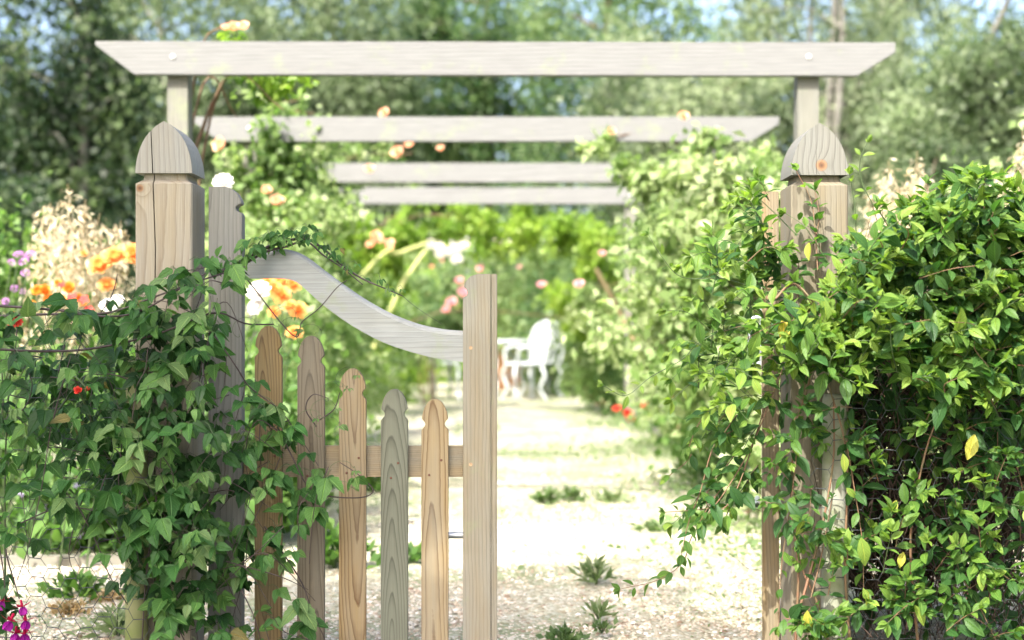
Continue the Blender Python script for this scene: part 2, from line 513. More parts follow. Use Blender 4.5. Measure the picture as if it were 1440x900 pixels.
G = dict(
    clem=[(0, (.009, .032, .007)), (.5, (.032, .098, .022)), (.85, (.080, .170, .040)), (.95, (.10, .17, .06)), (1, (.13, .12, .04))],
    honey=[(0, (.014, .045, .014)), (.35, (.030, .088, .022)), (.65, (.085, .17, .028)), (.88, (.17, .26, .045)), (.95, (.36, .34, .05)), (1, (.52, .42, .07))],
    rose=[(0, (.035, .08, .018)), (.4, (.115, .19, .05)), (.75, (.22, .29, .12)), (1, (.32, .37, .20))],
    lime=[(0, (.05, .11, .010)), (.5, (.14, .24, .025)), (1, (.24, .32, .05))],
    birch=[(0, (.04, .065, .028)), (.5, (.105, .15, .072)), (1, (.23, .285, .165))],
    dark=[(0, (.011, .024, .010)), (.5, (.030, .058, .024)), (1, (.085, .125, .052))],
    mid=[(0, (.018, .05, .016)), (.5, (.066, .125, .042)), (1, (.18, .25, .10))],
    pale=[(0, (.06, .09, .05)), (.5, (.15, .195, .11)), (1, (.27, .315, .19))],
    olive=[(0, (.03, .05, .02)), (.5, (.09, .13, .062)), (1, (.22, .275, .15))],
    bed=[(0, (.03, .075, .02)), (.5, (.07, .15, .03)), (1, (.14, .22, .06))],
    straw=[(0, (.30, .22, .10)), (.5, (.48, .42, .30)), (1, (.66, .61, .48))],
    weed=[(0, (.06, .11, .04)), (.5, (.11, .17, .07)), (1, (.20, .24, .13))],
)
M['leaf_clem'] = leaf_mat("clematis leaf", G['clem'], 'obj', .26, .5, True, .2)
M['foli_clem'] = leaf_mat("clematis foliage", G['clem'], 'attr', .26, .5, True, .2)
M['leaf_honey'] = leaf_mat("honeysuckle leaf", G['honey'], 'obj', .42, .5, True, .3)
M['foli_honey'] = leaf_mat("honeysuckle foliage", G['honey'], 'attr', .42, .5, True, .3)
for k in ('rose', 'lime', 'birch', 'dark', 'mid', 'pale', 'olive', 'bed', 'weed'):
    M['f_' + k] = leaf_mat(k + " foliage", G[k], 'attr', .48, .5, False, .35, (1.2, 1.4, .9) if k in ('birch', 'olive', 'pale', 'dark', 'mid') else (1.3, 1.5, .8))
M['f_straw'] = leaf_mat("straw spikelets", G['straw'], 'attr', .4, .7, False, .2, (1.2, 1.1, .9))


def petal(name, a, b_):
    return leaf_mat(name + " petals", [(0, a), (1, b_)], 'attr', .35, .6, False, .2, (1.2, 1.1, 1.0))


M['pet_orange'] = petal("orange", (.80, .30, .06), (.85, .48, .18))
M['pet_tangerine'] = petal('tangerine', (.75, .18, .02), (.80, .36, .06))
M['pet_peach'] = petal("peach", (.85, .42, .25), (.88, .62, .45))
M['pet_white'] = petal("white", (.78, .76, .74), (.88, .88, .86))
M['pet_red'] = petal("red", (.55, .03, .03), (.75, .10, .07))
M['pet_pink'] = petal("pink", (.72, .32, .38), (.82, .52, .56))
M['pet_magenta'] = petal("magenta", (.36, .006, .05), (.26, .012, .22))
M['pet_purple'] = petal("purple", (.40, .16, .46), (.55, .30, .58))
M['pet_lilac'] = petal("lilac", (.55, .45, .78), (.72, .62, .85))
M['pet_yellow'] = petal("yellow", (.75, .50, .06), (.85, .65, .2))


# gravel and pebbles
def gravel_mat():
    m, nt, b = new_mat("gravel with weeds")
    tc = N(nt, "ShaderNodeTexCoord")
    vo = N(nt, "ShaderNodeTexVoronoi"); vo.inputs['Scale'].default_value = 70
    nt.links.new(tc.outputs['Object'], vo.inputs[0])
    sp = N(nt, "ShaderNodeSeparateColor"); nt.links.new(vo.outputs['Color'], sp.inputs[0])
    st = ramp(nt, sp.outputs[0], [(0, (.26, .21, .15)), (.25, (.42, .37, .28)), (.55, (.50, .47, .40)), (.8, (.36, .28, .19)), (1, (.56, .54, .49))])
    n1 = N(nt, "ShaderNodeTexNoise"); n1.inputs['Scale'].default_value = .9; n1.inputs['Detail'].default_value = 7; n1.inputs['Roughness'].default_value = .68
    nt.links.new(tc.outputs['Object'], n1.inputs[0])
    ms = ramp(nt, n1.outputs['Fac'], [(.47, (0, 0, 0)), (.62, (1, 1, 1))])
    n2 = N(nt, "ShaderNodeTexNoise"); n2.inputs['Scale'].default_value = 30; n2.inputs['Detail'].default_value = 4
    nt.links.new(tc.outputs['Object'], n2.inputs[0])
    gr = ramp(nt, n2.outputs['Fac'], [(.3, (.12, .17, .06)), (.7, (.28, .31, .17))])
    c = mixc(nt, math_n(nt, 'MULTIPLY', ms, .8), st, gr)
    # garden soil away from the path
    s = N(nt, "ShaderNodeSeparateXYZ"); nt.links.new(tc.outputs['Object'], s.inputs[0])
    c = mixc(nt, 1.0, c, (.70, .76, .72), 'MULTIPLY')
    far = math_n(nt, 'SUBTRACT', math_n(nt, 'ABSOLUTE', s.outputs[0]), 4.5)
    fm = math_n(nt, 'MULTIPLY', math_n(nt, 'ADD', far, math_n(nt, 'MULTIPLY', n1.outputs['Fac'], 1.5)), .6, True)
    c = mixc(nt, fm, c, mixc(nt, n2.outputs['Fac'], (.05, .09, .03), (.12, .14, .06)))
    nt.links.new(c, b.inputs['Base Color'])
    b.inputs['Roughness'].default_value = .95; b.inputs['Specular IOR Level'].default_value = .15
    bp = N(nt, "ShaderNodeBump"); bp.inputs['Strength'].default_value = .8; bp.inputs['Distance'].default_value = .01; bp.invert = True
    nt.links.new(vo.outputs['Distance'], bp.inputs['Height']); nt.links.new(bp.outputs[0], b.inputs['Normal'])
    return m


M['gravel'] = gravel_mat()
M['pebble'] = leaf_mat("pebbles", [(0, (.19, .13, .09)), (.3, (.38, .335, .255)), (.6, (.48, .46, .40)), (.8, (.31, .25, .165)), (1, (.60, .58, .54))], 'attr', 0.0, .8, False, .2)

# ------------------------------------------------------------------ ground
n = 60
xs = np.concatenate([np.linspace(-400, -8, 10), np.linspace(-7.6, 7.6, 96), np.linspace(8, 400, 10)])
ys = np.concatenate([np.linspace(-200, -2, 8), np.linspace(-1.8, 26, 140), np.linspace(27, 900, 12)])
XX, YY = np.meshgrid(xs, ys)
ZZ = .012 * np.sin(XX * 2.1 + YY) + .010 * np.sin(XX * .7 - YY * 1.9) + rng.normal(0, .003, XX.shape)
ZZ[(np.abs(XX) > 7.7) | (YY < -1.9) | (YY > 26.1)] = 0
i = np.arange(len(ys) - 1)[:, None] * len(xs) + np.arange(len(xs) - 1)[None]
g = Acc(); g.add(np.stack([XX, YY, ZZ], -1), np.stack([i, i + 1, i + len(xs) + 1, i + len(xs)], -1))
tag(g.build("ground", M['gravel']), "pale gravel ground with weedy patches", kind='structure')


def gz(x, y):
    return .012 * np.sin(x * 2.1 + y) + .010 * np.sin(x * .7 - y * 1.9)


# loose pebbles on the nearer gravel
npb = 46000
dd = 1 / rng.uniform(1 / 9.0, 1 / 3.2, npb)
px_ = rng.uniform(-40, 1480, npb)
xp = (px_ - 720) / FPX * dd
pb = np.stack([xp, dd, gz(xp, dd) + .001], -1)
box = np.array([(-1, -1, -.6), (1, -.8, -.6), (.9, 1, -.6), (-.8, 1, -.6), (-.55, -.5, .6), (.6, -.45, .5), (.5, .6, .6), (-.5, .5, .55)], np.float32)
BF = np.array([(4, 5, 6, 7), (0, 1, 5, 4), (1, 2, 6, 5), (2, 3, 7, 6), (3, 0, 4, 7)], np.int32)
pa = Acc()
th = rng.uniform(0, 2 * np.pi, npb)
T_ = np.stack([np.cos(th), np.sin(th), rng.normal(0, .25, npb)], -1)
N_ = np.tile([0, 0, 1.0], (npb, 1)) + rng.normal(0, .25, (npb, 3))
add_leaves(pa, (box * np.array([1, .75, .6], np.float32), BF, np.zeros((8, 2), np.float32)), pb, T_, N_, np.clip(rng.lognormal(-5.2, .38, npb), .0025, .014), rng.uniform(0, 1, npb))
tag(pa.build("gravel", M['pebble'], smooth=True), "loose cream and tan pebbles scattered over the path", kind='stuff')

# ------------------------------------------------------------------ gate posts
def arch_profile(x0, x1, z0, z1, n=9):
    """pointed (gothic) arch outline from the lower left corner round to the lower right one"""
    c = (x0 + x1) / 2; w = (x1 - x0) / 2
    P0 = [(1, 0), (.99, .10), (.965, .21), (.92, .33), (.85, .46), (.75, .59), (.62, .71), (.47, .81), (.30, .895), (.14, .955), (0, 1)]
    L = [(c - w * a, z0 + (z1 - z0) * b) for a, b in P0]
    Rr = [(2 * c - x, z) for x, z in L[:-1]][::-1]
    return L + Rr


def split_shaft(name, x0, x1, y0, y1, zs, crackx, mat, parent, depth=.03, half=.0016, insets=None):
    """square timber lofted up z with a real split running up its front face"""
    bm = bmesh.new()
    rings = []
    ch = .004
    for k, z in enumerate(zs):
        ins = insets[k] if insets else 0
        a0, a1, b0, b1 = x0 + ins, x1 - ins, y0 + ins, y1 - ins
        cx = crackx(z)
        pts = [(a0 + ch, b0), (cx - half, b0), (cx + .001, b0 + depth), (cx + half, b0), (a1 - ch, b0), (a1, b0 + ch), (a1, b1), (a0, b1), (a0, b0 + ch)]
        rings.append([bm.verts.new((x, y, z)) for x, y in pts])
    for a, b in zip(rings, rings[1:]):
        m_ = len(a)
        for j in range(m_):
            bm.faces.new((a[j], a[(j + 1) % m_], b[(j + 1) % m_], b[j]))
    bm.faces.new(rings[0][::-1]); bm.faces.new(rings[-1])
    return solid(name, bm, mat, parent)


def gate_post(label, x0, x1, ztop, mcap, mshaft, crack_top, crack_bot, half):
    y0, y1 = 3.66, 3.81
    t = thing('gate_post', label, 'gate post', (x0, y0, 0), 'square timber posts either side of the gateway')
    zc = ztop - .134                                   # cap underside
    zs = [-.1, .2, .5, .7, .85, 1.0, 1.1, 1.18, zc - .027, zc - .016, zc + .001]
    ins = [0] * 9 + [.016, .019]
    cr = lambda z: x0 + np.interp(z, [-.1, .3, .9, 1.1, ztop], [crack_bot, crack_bot, (crack_top + crack_bot) / 2 + .004, crack_top + .012, crack_top])
    split_shaft('shaft', x0, x1, y0, y1, zs, cr, mshaft, t, half=half, insets=ins)
    # cap: pointed arch run through from front to back, the split carried through its face
    prof = arch_profile(x0, x1, zc, ztop)
    bm = bmesh.new()
    yf, yb = y0, y1
    F = [bm.verts.new((x, yf, z)) for x, z in prof]; B = [bm.verts.new((x, yb, z)) for x, z in prof]
    # front face split in two by the crack
    m_ = len(prof)
    ib = None
    cb, ctp = cr(zc), cr(zc + .1)
    # the crack leaves the outline where it meets the left slope
    for k in range(1, m_ // 2):
        if prof[k][0] >= ctp - .004: ib = k; break
    vt = F[ib]
    v1 = bm.verts.new((cb - half, yf, zc)); v2 = bm.verts.new((cb + half, yf, zc)); vd = bm.verts.new((cb, yf + .03, zc)); vtd = bm.verts.new((prof[ib][0] + .001, yf + .02, prof[ib][1]))
    vt2 = bm.verts.new((prof[ib][0] + half * 1.5, yf, prof[ib][1] + half))
    bm.faces.new(F[0:ib + 1] + [v1])
    bm.faces.new([v2, vt2] + F[ib + 1:])
    bm.faces.new([v1, vt, vtd, vd]); bm.faces.new([vd, vtd, vt2, v2])
    bm.faces.new(B[::-1])
    for k in range(m_ - 1):
        if k == ib:
            bm.faces.new((F[k], B[k], B[k + 1], F[k + 1], vt2, vtd))
        else:
            bm.faces.new((F[k], B[k], B[k + 1], F[k + 1]))
    bm.faces.new([F[-1], B[-1], B[0], F[0], v1, vd, v2])
    solid('post_cap', bm, mcap, t)
    return t


gate_post("tall square post with a long dark split left of the gate, vine round its foot", -.9700, -.8235, 1.431, M['cap'], M['post_left'], .040, .052, .0016)
gate_post("tall square post with a brown knot in its pointed cap, honeysuckle round it", .7190, .8660, 1.426, M['cap_right'], M['post_right'], .060, .058, .0005)

# ------------------------------------------------------------------ gate
GX, GD = (293 - 720) / FPX * 3.70, 3.70
GZ0 = .01


def gx(px): return (px - 720) / FPX * GD
def gzz(py): return CAM_Z + (460 - py) / FPX * GD
def gp(lst): return [(gx(a), gzz(b)) for a, b in lst]


def picket_poly(c, top):
    right = [(0, 0), (5, 1), (10, 5), (14, 11), (17, 19), (18.5, 28), (15.5, 31), (13.6, 34), (13.8, 38), (16.5, 41), (19, 44)]
    pr = [(gx(c + a), gzz(top + b)) for a, b in right]
    pl = [(gx(c - a), gzz(top + b)) for a, b in right[1:]][::-1]
    w = 19
    return pr + [(gx(c + w), GZ0 + .03), (gx(c - w), GZ0 + .03)] + pl


def make_gate():
    t = thing('garden_gate', "closed wooden gate leaf with arched top rail and five pickets", 'gate', (GX, GD, 0), 'pair of wooden gate leaves')
    zb = GZ0
    hs = gp([(293, 262), (316, 262), (325, 265), (333, 272), (338, 281), (339, 286), (334, 288), (331, 291), (332, 296), (337, 298), (340, 301)]) + [(gx(340), zb), (gx(293), zb)]
    solid('hinge_stile', extrude_xz(hs, GD, GD + .045), M['stile_grey'], t, .0015)
    ms = gp([(690, 385), (672, 385), (662, 388), (655, 395), (652, 404), (655.5, 406.5), (657.5, 411), (656.5, 415.5), (651, 418.5)]) + [(gx(651), zb), (gx(690), zb)]
    solid('meeting_stile', extrude_xz(ms, GD, GD + .045), M['stile'], t, .0015)
    bb = box_bm(gx(690) + .0008, gx(699), GD + .006, GD + .044, zb, gzz(385))
    solid('meeting_strip', bb, M['stile'], t, .0015)
    top = [(340, 366), (360, 356), (385, 350), (408, 351), (430, 361), (455, 380), (485, 402), (515, 422), (550, 441), (590, 456), (625, 463), (651, 465)]
    bot = [(340, 391), (365, 391), (390, 391), (410, 394), (424, 402), (445, 421), (470, 441), (500, 461), (540, 482), (585, 497), (620, 505), (651, 509)]
    top = [(x, z) for x, _, z in spline([(a, 0, b) for a, b in top], 34)]
    bot = [(x, z) for x, _, z in spline([(a, 0, b) for a, b in bot], 34)]
    ar = gp(top); br = gp(bot)
    bm = bmesh.new(); rg_ = []
    for (xa, za), (xb, zb_) in zip(ar, br):
        fy, by = GD + .004, GD + .044
        rg_.append([bm.verts.new(q_) for q_ in ((xb, fy, zb_), (xa, fy, za - .013), (xa, fy + .0045, za - .006), (xa, fy + .014, za), (xa, by - .003, za), (xa, by, za - .003), (xb, by, zb_))])
    for a_, b_ in zip(rg_, rg_[1:]):
        for k in range(7): bm.faces.new((a_[k], a_[(k + 1) % 7], b_[(k + 1) % 7], b_[k]))
    bm.faces.new(rg_[0]); bm.faces.new(rg_[-1][::-1])
    solid('arched_rail', bm, M['rail'], t)
    solid('mid_rail', box_bm(gx(340) + .0008, gx(651) - .0008, GD + .0235, GD + .043, gzz(672), gzz(628)), M['rail_mid'], t, .001)
    solid('bottom_rail', box_bm(gx(340) + .0008, gx(651) - .0008, GD + .0235, GD + .043, .02, .075), M['rail_mid'], t, .001)
    for k, (c, tp) in enumerate(((377, 458), (437, 472), (495.5, 518), (554.5, 547), (611.5, 561))):
        p = solid('picket', extrude_xz(picket_poly(c, tp), GD + .002, GD + .022), M['picket'][k], t, .0012)
        p['label'] = ["yellow brown picket beside the hinge stile", "tall grey brown picket", "golden picket with bold orange grain", "dark grey green picket with arched grain", "shortest honey coloured picket"][k]
        for (dx, dy) in ((-8, 662), (9, 641)):
            nb_ = bmesh.new()
            bmesh.ops.create_uvsphere(nb_, u_segments=8, v_segments=5, radius=.0034)
            for v in nb_.verts: v.co = Vector((gx(c + dx * (.6 if k % 2 else 1)) + v.co.x, GD + .0018 + v.co.y * .4, gzz(dy + (k * 7) % 11) + v.co.z))
            solid('nail', nb_, M['nail'], p, smooth=True)
    for py in (489, 653):
        d = lathe_bm([(.0048, -.001), (.0048, .0025), (.003, .003)], 0, 0, 12)
        for v in d.verts: v.co = Vector((gx(662) + v.co.x, GD - v.co.z * .6 + .0005, gzz(py) + v.co.y))
        solid('dowel', d, M['dowel'], t)
    ac = Acc(); tube(ac, [(gx(597), GD + .058, gzz(757)), (gx(620), GD + .058, gzz(757)), (gx(651), GD + .058, gzz(757)), (gx(696), GD + .058, gzz(757))], .0085, sides=12)
    ac.build('slide_bolt', M['galv'], t)
    return t


def copy_tree(o, parent=None):
    c = o.copy(); COL.objects.link(c)
    if parent is not None: c.parent = parent
    for ch in list(o.children): copy_tree(ch, c)
    return c


gate = make_gate()
gate2 = copy_tree(gate)
gate2['label'] = "opened gate leaf seen edge on beside the right post, galvanised latch on it"
gate2.rotation_euler = (0, 0, R(80.2))
gate2.location = (.7185, 3.828, 0)
M['tan_edge'] = wood("tan edge timber", (.46, .33, .18), (.26, .16, .08), ring=40, grey_amt=.15, contrast=.7, seed=41, gain=.46)
for o in gate2.children:
    if o.name.startswith('hinge_stile'):
        o.data = o.data.copy(); o.data.materials.clear(); o.data.materials.append(M['tan_edge'])
# its thumb latch: a looped handle on the far stile
lt = Acc()
q = lambda dx, z: Vector((gx(668) - GX + dx, 0.0, z))
lp = [(gx(660), GD + .045 + dy, z) for dy, z in ((.0, .93), (.022, .93), (.034, .915), (.036, .88), (.036, .81), (.03, .79), (.0, .785))]
tube(lt, spline(lp, 22), .006, sides=8)
lo = lt.build('latch_handle', M['galv'], gate)
lo.parent = gate2
pl = solid('latch_plate', box_bm(gx(654), gx(672), GD + .0455, GD + .0495, .775, .965), M['galv'], gate, .001)
pl.parent = gate2

# ------------------------------------------------------------------ pergola
per = thing('pergola', "long weathered timber pergola of square posts and wide cross beams over the path", 'pergola', (-.08, 6.25, 0))
ZT = CAM_Z + 403 / FPX * 6.25
frames_d = [6.25, 8.5, 10.9, 12.8]
for k, d in enumerate(frames_d):
    sh = -.09 * k * (1 if k < 3 else .9)
    x0, x1 = -1.834 + sh, 1.6875 + sh
    zt, zb = ZT, ZT - .1475
    s = .006 * (-1 if k == 0 else 0)
    prof = [(x0, zt), (x1, zt + s), (x1, zt - .044 + s), (x1 - .168, zb + s), (x0 + .172, zb), (x0, zt - .018)]
    solid('cross_beam', extrude_xz(prof, d, d + .045), M['beam'], per, .002)
    for (a, b) in ((-1.528, -1.436), (1.266, 1.361)):
        solid('post', box_bm(a + sh, b + sh, d + .0455, d + .141, -.1, zt - .02), M['pergola_post'], per, .003)
        hb = lathe_bm([(.011, -.002), (.011, .004), (.006, .007)], 0, 0, 10)
        cx = (a + b) / 2 + sh + rng.uniform(-.01, .01)
        for v in hb.verts: v.co = Vector((cx + v.co.x, d - v.co.z, zt - .07 + v.co.y))
        solid('bolt', hb, M['bolt'], per)
# farther arch beyond the seats
arch = thing('garden_arch', "far white timber arch half smothered by roses behind the garden seats", 'arch', (-.6, 19.6, 0))
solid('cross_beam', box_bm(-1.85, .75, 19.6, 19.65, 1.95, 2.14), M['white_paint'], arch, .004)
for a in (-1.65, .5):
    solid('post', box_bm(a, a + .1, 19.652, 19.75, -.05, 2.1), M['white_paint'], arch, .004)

# ------------------------------------------------------------------ wire fences
def chicken_wire(name, x0, x1, z0, z1, y, mat, parent, cell=.05, r=.00075):
    a = cell / math.sqrt(3)          # side of a hexagon, flat sides top and bottom
    acc = Acc()
    cols = int((x1 - x0) / (1.5 * a)) + 1; rows = int((z1 - z0) / cell) + 1
    def wob(p):
        x, z = p
        return Vector((x + .0035 * math.sin(z * 40 + x * 13), y + .008 * math.sin(x * 9 + z * 5) + .004 * math.sin(x * 31 - z * 23), z + .003 * math.sin(x * 37 + z * 11)))
    seen = set()
    for i in range(cols):
        for j in range(rows):
            cx = x0 + i * 1.5 * a; cz = z0 + j * cell + (cell / 2 if i % 2 else 0)
            pts = [(cx + a * math.cos(R(60 * k)), cz + a * math.sin(R(60 * k))) for k in range(6)]
            for k in range(6):
                p, q_ = pts[k], pts[(k + 1) % 6]
                key = (round((p[0] + q_[0]) / 2, 3), round((p[1] + q_[1]) / 2, 3))
                if key in seen: continue
                seen.add(key)
                horiz = abs(p[1] - q_[1]) < 1e-4
                tube(acc, [wob(p), wob(q_)], r * (1.7 if horiz else 1.0), sides=4)
    return acc.build(name, mat, parent)


wf = thing('wire_fence', "chicken wire fence on a short round pole at the right, honeysuckle growing through it", 'wire fence', (.81, 3.60, 0), 'chicken wire fences beside the gateway')
pm = lathe_bm([(.034, -.1), (.033, .2), (.031, .5), (.030, .715), (.026, .73)], .818, 3.612, 18)
solid('round_pole', pm, M['pole'], wf, smooth=True)
M['wire'] = plain("dull galvanised wire", (.06, .068, .075), .55, .5, noise=.4)
chicken_wire('wire_mesh', .775, 1.50, .02, .86, 3.565, M['wire'], wf)
wl = thing('wire_fence', "chicken wire fence on an algae green round pole, left of the gate under the vine", 'wire fence', (-.97, 3.60, 0), 'chicken wire fences beside the gateway')
pm = lathe_bm([(.030, -.1), (.029, .2), (.028, .5), (.028, .80), (.024, .815)], -.955, 3.622, 18)
solid('round_pole', pm, M['pole_green'], wl, smooth=True)
chicken_wire('wire_mesh', -1.50, -.93, .02, .86, 3.58, M['wire'], wl)

# ------------------------------------------------------------------ near vines: every big leaf its own part, the rest joined
def leaf_parts(root, variants, mat_obj, mat_attr, pos, T, Nn, size, tone, nbig, score):
    order = np.argsort(-score)
    big, rest = order[:nbig], order[nbig:]
    meshes = []
    for (V0, F0, U0) in variants:
        a = Acc(); a.add(V0, F0, 0, U0)
        o = a.build('leaf', mat_obj, None, True, True)
        meshes.append(o.data); bpy.data.objects.remove(o)
    base = wloc(root)
    Mx = frames(T, Nn)
    for k in big:
        o = bpy.data.objects.new('leaf', meshes[k % len(meshes)])
        COL.objects.link(o); o.parent = root
        m4 = Matrix.Identity(4)
        for r_ in range(3):
            for c_ in range(3): m4[r_][c_] = Mx[k][r_, c_] * size[k]
            m4[r_][3] = pos[k][r_] - base[r_]
        o.matrix_basis = m4
        o.color = (float(tone[k]), 0, 0, 1)
    acc = Acc()
    vi = rest % len(variants)
    for v in range(len(variants)):
        s = rest[vi == v]
        if len(s): add_leaves(acc, variants[v], pos[s], T[s], Nn[s], size[s], tone[s])
    f = acc.build('foliage', mat_attr, root, True, True)
    tag(f, kind='stuff')


# ---- clematis at the left
clem = thing('clematis_vine', "dark green clematis vine sprawling over the left post, fence and arched gate rail", 'climbing plant', (-1.15, 3.6, 0))
st_dark = Acc(); st_thin = Acc()
cl_pos, cl_T, cl_N, cl_s, cl_t, cl_sc = [], [], [], [], [], []


def clem_node(p, tilt, sc_=1.0, n3=True, tone=None, prio=0.0):
    """three drooping leaflets on one leaf stalk"""
    p = np.array(p, float)
    out = unit(np.array([rng.normal(0, .8) + tilt, rng.normal(-.7, .35), rng.normal(.0, .4)]))
    L = rng.uniform(.025, .05) * sc_
    tip = p + out * L + np.array([0, 0, -.006])
    tube(st_thin, [p, p + out * L * .5 + np.array([0, 0, .004]), tip], .0009, sides=3)
    side = unit(np.cross(out, [0, 0, 1.0]))
    t0 = rng.normal(.52, .3) if tone is None else tone
    s0 = np.clip(rng.lognormal(-3.05, .28), .026, .080) * sc_
    for a in ((0, 1.0), (1, .82), (-1, .82)) if n3 else ((0, 1.0),):
        d = unit(out * (1.0 if a[0] == 0 else .35) + side * a[0] * .95 + np.array([0, 0, -.75]) + rng.normal(0, .25, 3))
        nn = np.array([rng.normal(0, .5), rng.normal(-.6, .45), rng.normal(.75, .4)])
        cl_pos.append(tip + side * a[0] * .006); cl_T.append(d); cl_N.append(nn)
        cl_s.append(s0 * a[1]); cl_t.append(1.0 if rng.random() < .006 else np.clip(t0 + rng.normal(0, .14), 0, .95)); cl_sc.append(prio + s0 * a[1] * 4 - tip[1] * 2.0 + rng.uniform(0, .1))


VINE_L = [(-40, 435), (60, 432), (120, 425), (190, 402), (235, 375), (275, 360), (330, 350), (345, 372), (318, 395), (308, 425), (318, 470), (340, 520),
          (400, 560), (425, 610), (455, 640), (500, 648), (515, 665), (470, 690), (440, 720), (425, 770), (440, 830), (440, 905), (215, 905), (190, 840), (185, 780), (150, 735),
          (110, 700), (60, 690), (-40, 700)]
pts = sample_poly(VINE_L, 480)
for x, y in pts:
    d = rng.normal(3.52, .06)
    if x > 300: d = rng.normal(3.60, .035)
    if y > 640 and 330 < x: d = rng.normal(3.61, .03)
    if x < 170 and rng.random() < .25: continue
    if 340 < x < 430 and y > 700 and rng.random() < .35: continue
    if x > 430 and rng.random() < .6: continue
    if 300 < x and 420 < y < 520 and rng.random() < .6: continue
    if x > 400 and rng.random() < .2: continue
    clem_node(P(x, y, d), 0.3 if x > 250 else 0.0, prio=.12 if d < 3.56 else 0)
# second layer behind, closing the view at far left
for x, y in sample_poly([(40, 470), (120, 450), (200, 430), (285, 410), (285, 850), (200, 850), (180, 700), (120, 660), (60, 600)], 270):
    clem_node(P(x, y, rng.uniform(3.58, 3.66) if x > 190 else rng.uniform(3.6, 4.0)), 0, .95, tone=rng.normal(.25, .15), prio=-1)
# sparse trailing sprays lower left
for x, y in sample_poly([(-20, 690), (110, 690), (185, 770), (180, 880), (150, 760), (60, 760), (20, 830), (-20, 830)], 16):
    clem_node(P(x, y, rng.normal(3.5, .05)), 0, .9)
# along the arched rail
rail_path = [(300, 388, 3.62), (345, 364, 3.66), (375, 348, 3.69), (400, 339, 3.70), (430, 336, 3.70), (455, 350, 3.70), (480, 372, 3.70), (510, 392, 3.69), (545, 407, 3.68), (566, 416, 3.68)]
rp = spline([P(*p) for p in rail_path], 40)
tube(st_dark, rp, .0055, .0012, 6)
tube(st_dark, spline([P(x, y + 6 + 3 * math.sin(x * .1), d - .012) for x, y, d in rail_path[1:8]], 30), .004, .0015, 5)
for k in range(0, 40):
    for r_ in range(2 if k < 20 else 1):
        if k > 30 and k % 2: continue
        clem_node(rp[k] + np.array([rng.normal(0, .008), rng.normal(-.004, .01), .020 + rng.normal(0, .012)]), .2, (.54 if k < 26 else .40) * rng.uniform(.8, 1.15), tone=rng.normal(.6, .15), prio=.2)
tube(st_thin, spline([P(566, 416, 3.68), P(580, 428, 3.68), P(600, 442, 3.68), P(622, 456, 3.68)], 12), .0012, .0007, 4)
# main canes
CANES = [[(-30, 446, 3.5), (60, 442, 3.5), (150, 440, 3.5), (215, 418, 3.5), (280, 395, 3.52), (345, 375, 3.6)],
         [(-30, 428, 3.55), (80, 436, 3.54), (150, 445, 3.52), (200, 436, 3.5), (262, 400, 3.5), (290, 384, 3.52)],
         [(140, 442, 3.5), (155, 420, 3.5), (162, 400, 3.5), (165, 385, 3.5)],
         [(-20, 490, 3.55), (60, 494, 3.55), (130, 490, 3.54), (220, 470, 3.52), (300, 440, 3.52), (345, 455, 3.58), (385, 456, 3.64)],
         [(75, 590, 3.46), (88, 540, 3.46), (100, 500, 3.47)],
         [(208, 490, 3.46), (204, 520, 3.46), (192, 545, 3.46), (186, 590, 3.46)],
         [(268, 440, 3.5), (300, 470, 3.5), (335, 520, 3.52), (352, 545, 3.55), (392, 575, 3.58), (410, 598, 3.6), (425, 620, 3.62), (448, 655, 3.62)],
         [(72, 600, 3.45), (66, 640, 3.45), (58, 690, 3.45), (40, 770, 3.45), (25, 815, 3.46)],
         [(90, 690, 3.5), (110, 712, 3.5), (135, 760, 3.5), (155, 810, 3.5), (180, 850, 3.52)],
         [(30, 735, 3.5), (80, 715, 3.5), (130, 718, 3.5), (160, 745, 3.5), (180, 790, 3.52)],
         [(-20, 600, 3.55), (30, 578, 3.55), (45, 545, 3.55), (40, 520, 3.55)],
         [(390, 600, 3.6), (410, 640, 3.6), (440, 690, 3.61), (500, 700, 3.63), (525, 690, 3.64), (505, 668, 3.64), (478, 650, 3.64)],
         [(395, 640, 3.6), (372, 700, 3.6), (350, 750, 3.6), (345, 800, 3.6), (330, 860, 3.6), (318, 910, 3.6)],
         [(372, 740, 3.6), (400, 780, 3.6), (425, 820, 3.61), (440, 860, 3.61), (460, 905, 3.61)],
         [(200, 905, 3.55), (205, 820, 3.54), (215, 740, 3.52), (225, 660, 3.52), (232, 600, 3.5), (240, 540, 3.5)],
         [(330, 370, 3.6), (410, 470, 3.62), (425, 452, 3.62), (450, 432, 3.62), (474, 404, 3.62), (488, 394, 3.62)],
         [(352, 600, 3.58), (345, 640, 3.58), (350, 690, 3.58), (340, 740, 3.58)],
         [(450, 590, 3.63), (470, 575, 3.63), (478, 552, 3.63)],
         [(445, 600, 3.62), (430, 575, 3.62), (440, 555, 3.62), (462, 560, 3.62)]]
for k, c in enumerate(CANES):
    sa = Acc(); tube(sa, spline([P(*p) for p in c], 30), .0036 if k in (0, 1, 3) else rng.uniform(.0013, .0024), .0018 if k in (0, 1, 3) else .0011, 5)
    sa.build('stem', M['stem_dark'], clem)
for _ in range(90):
    x, y = sample_poly(VINE_L, 1)[0]
    a = rng.uniform(0, 6.28); L = rng.uniform(40, 130)
    d = rng.uniform(3.5, 3.62)
    q0 = (x, y, d); q2 = (x + L * math.cos(a), y + L * abs(math.sin(a)) + 15, d + rng.normal(0, .03)); q1 = ((x + q2[0]) / 2 + rng.normal(0, 12), (y + q2[1]) / 2 + rng.normal(0, 12) - 10, d - .03)
    tube(st_dark, spline([P(*q0), P(*q1), P(*q2)], 10), rng.uniform(.0009, .002), .0008, 4)
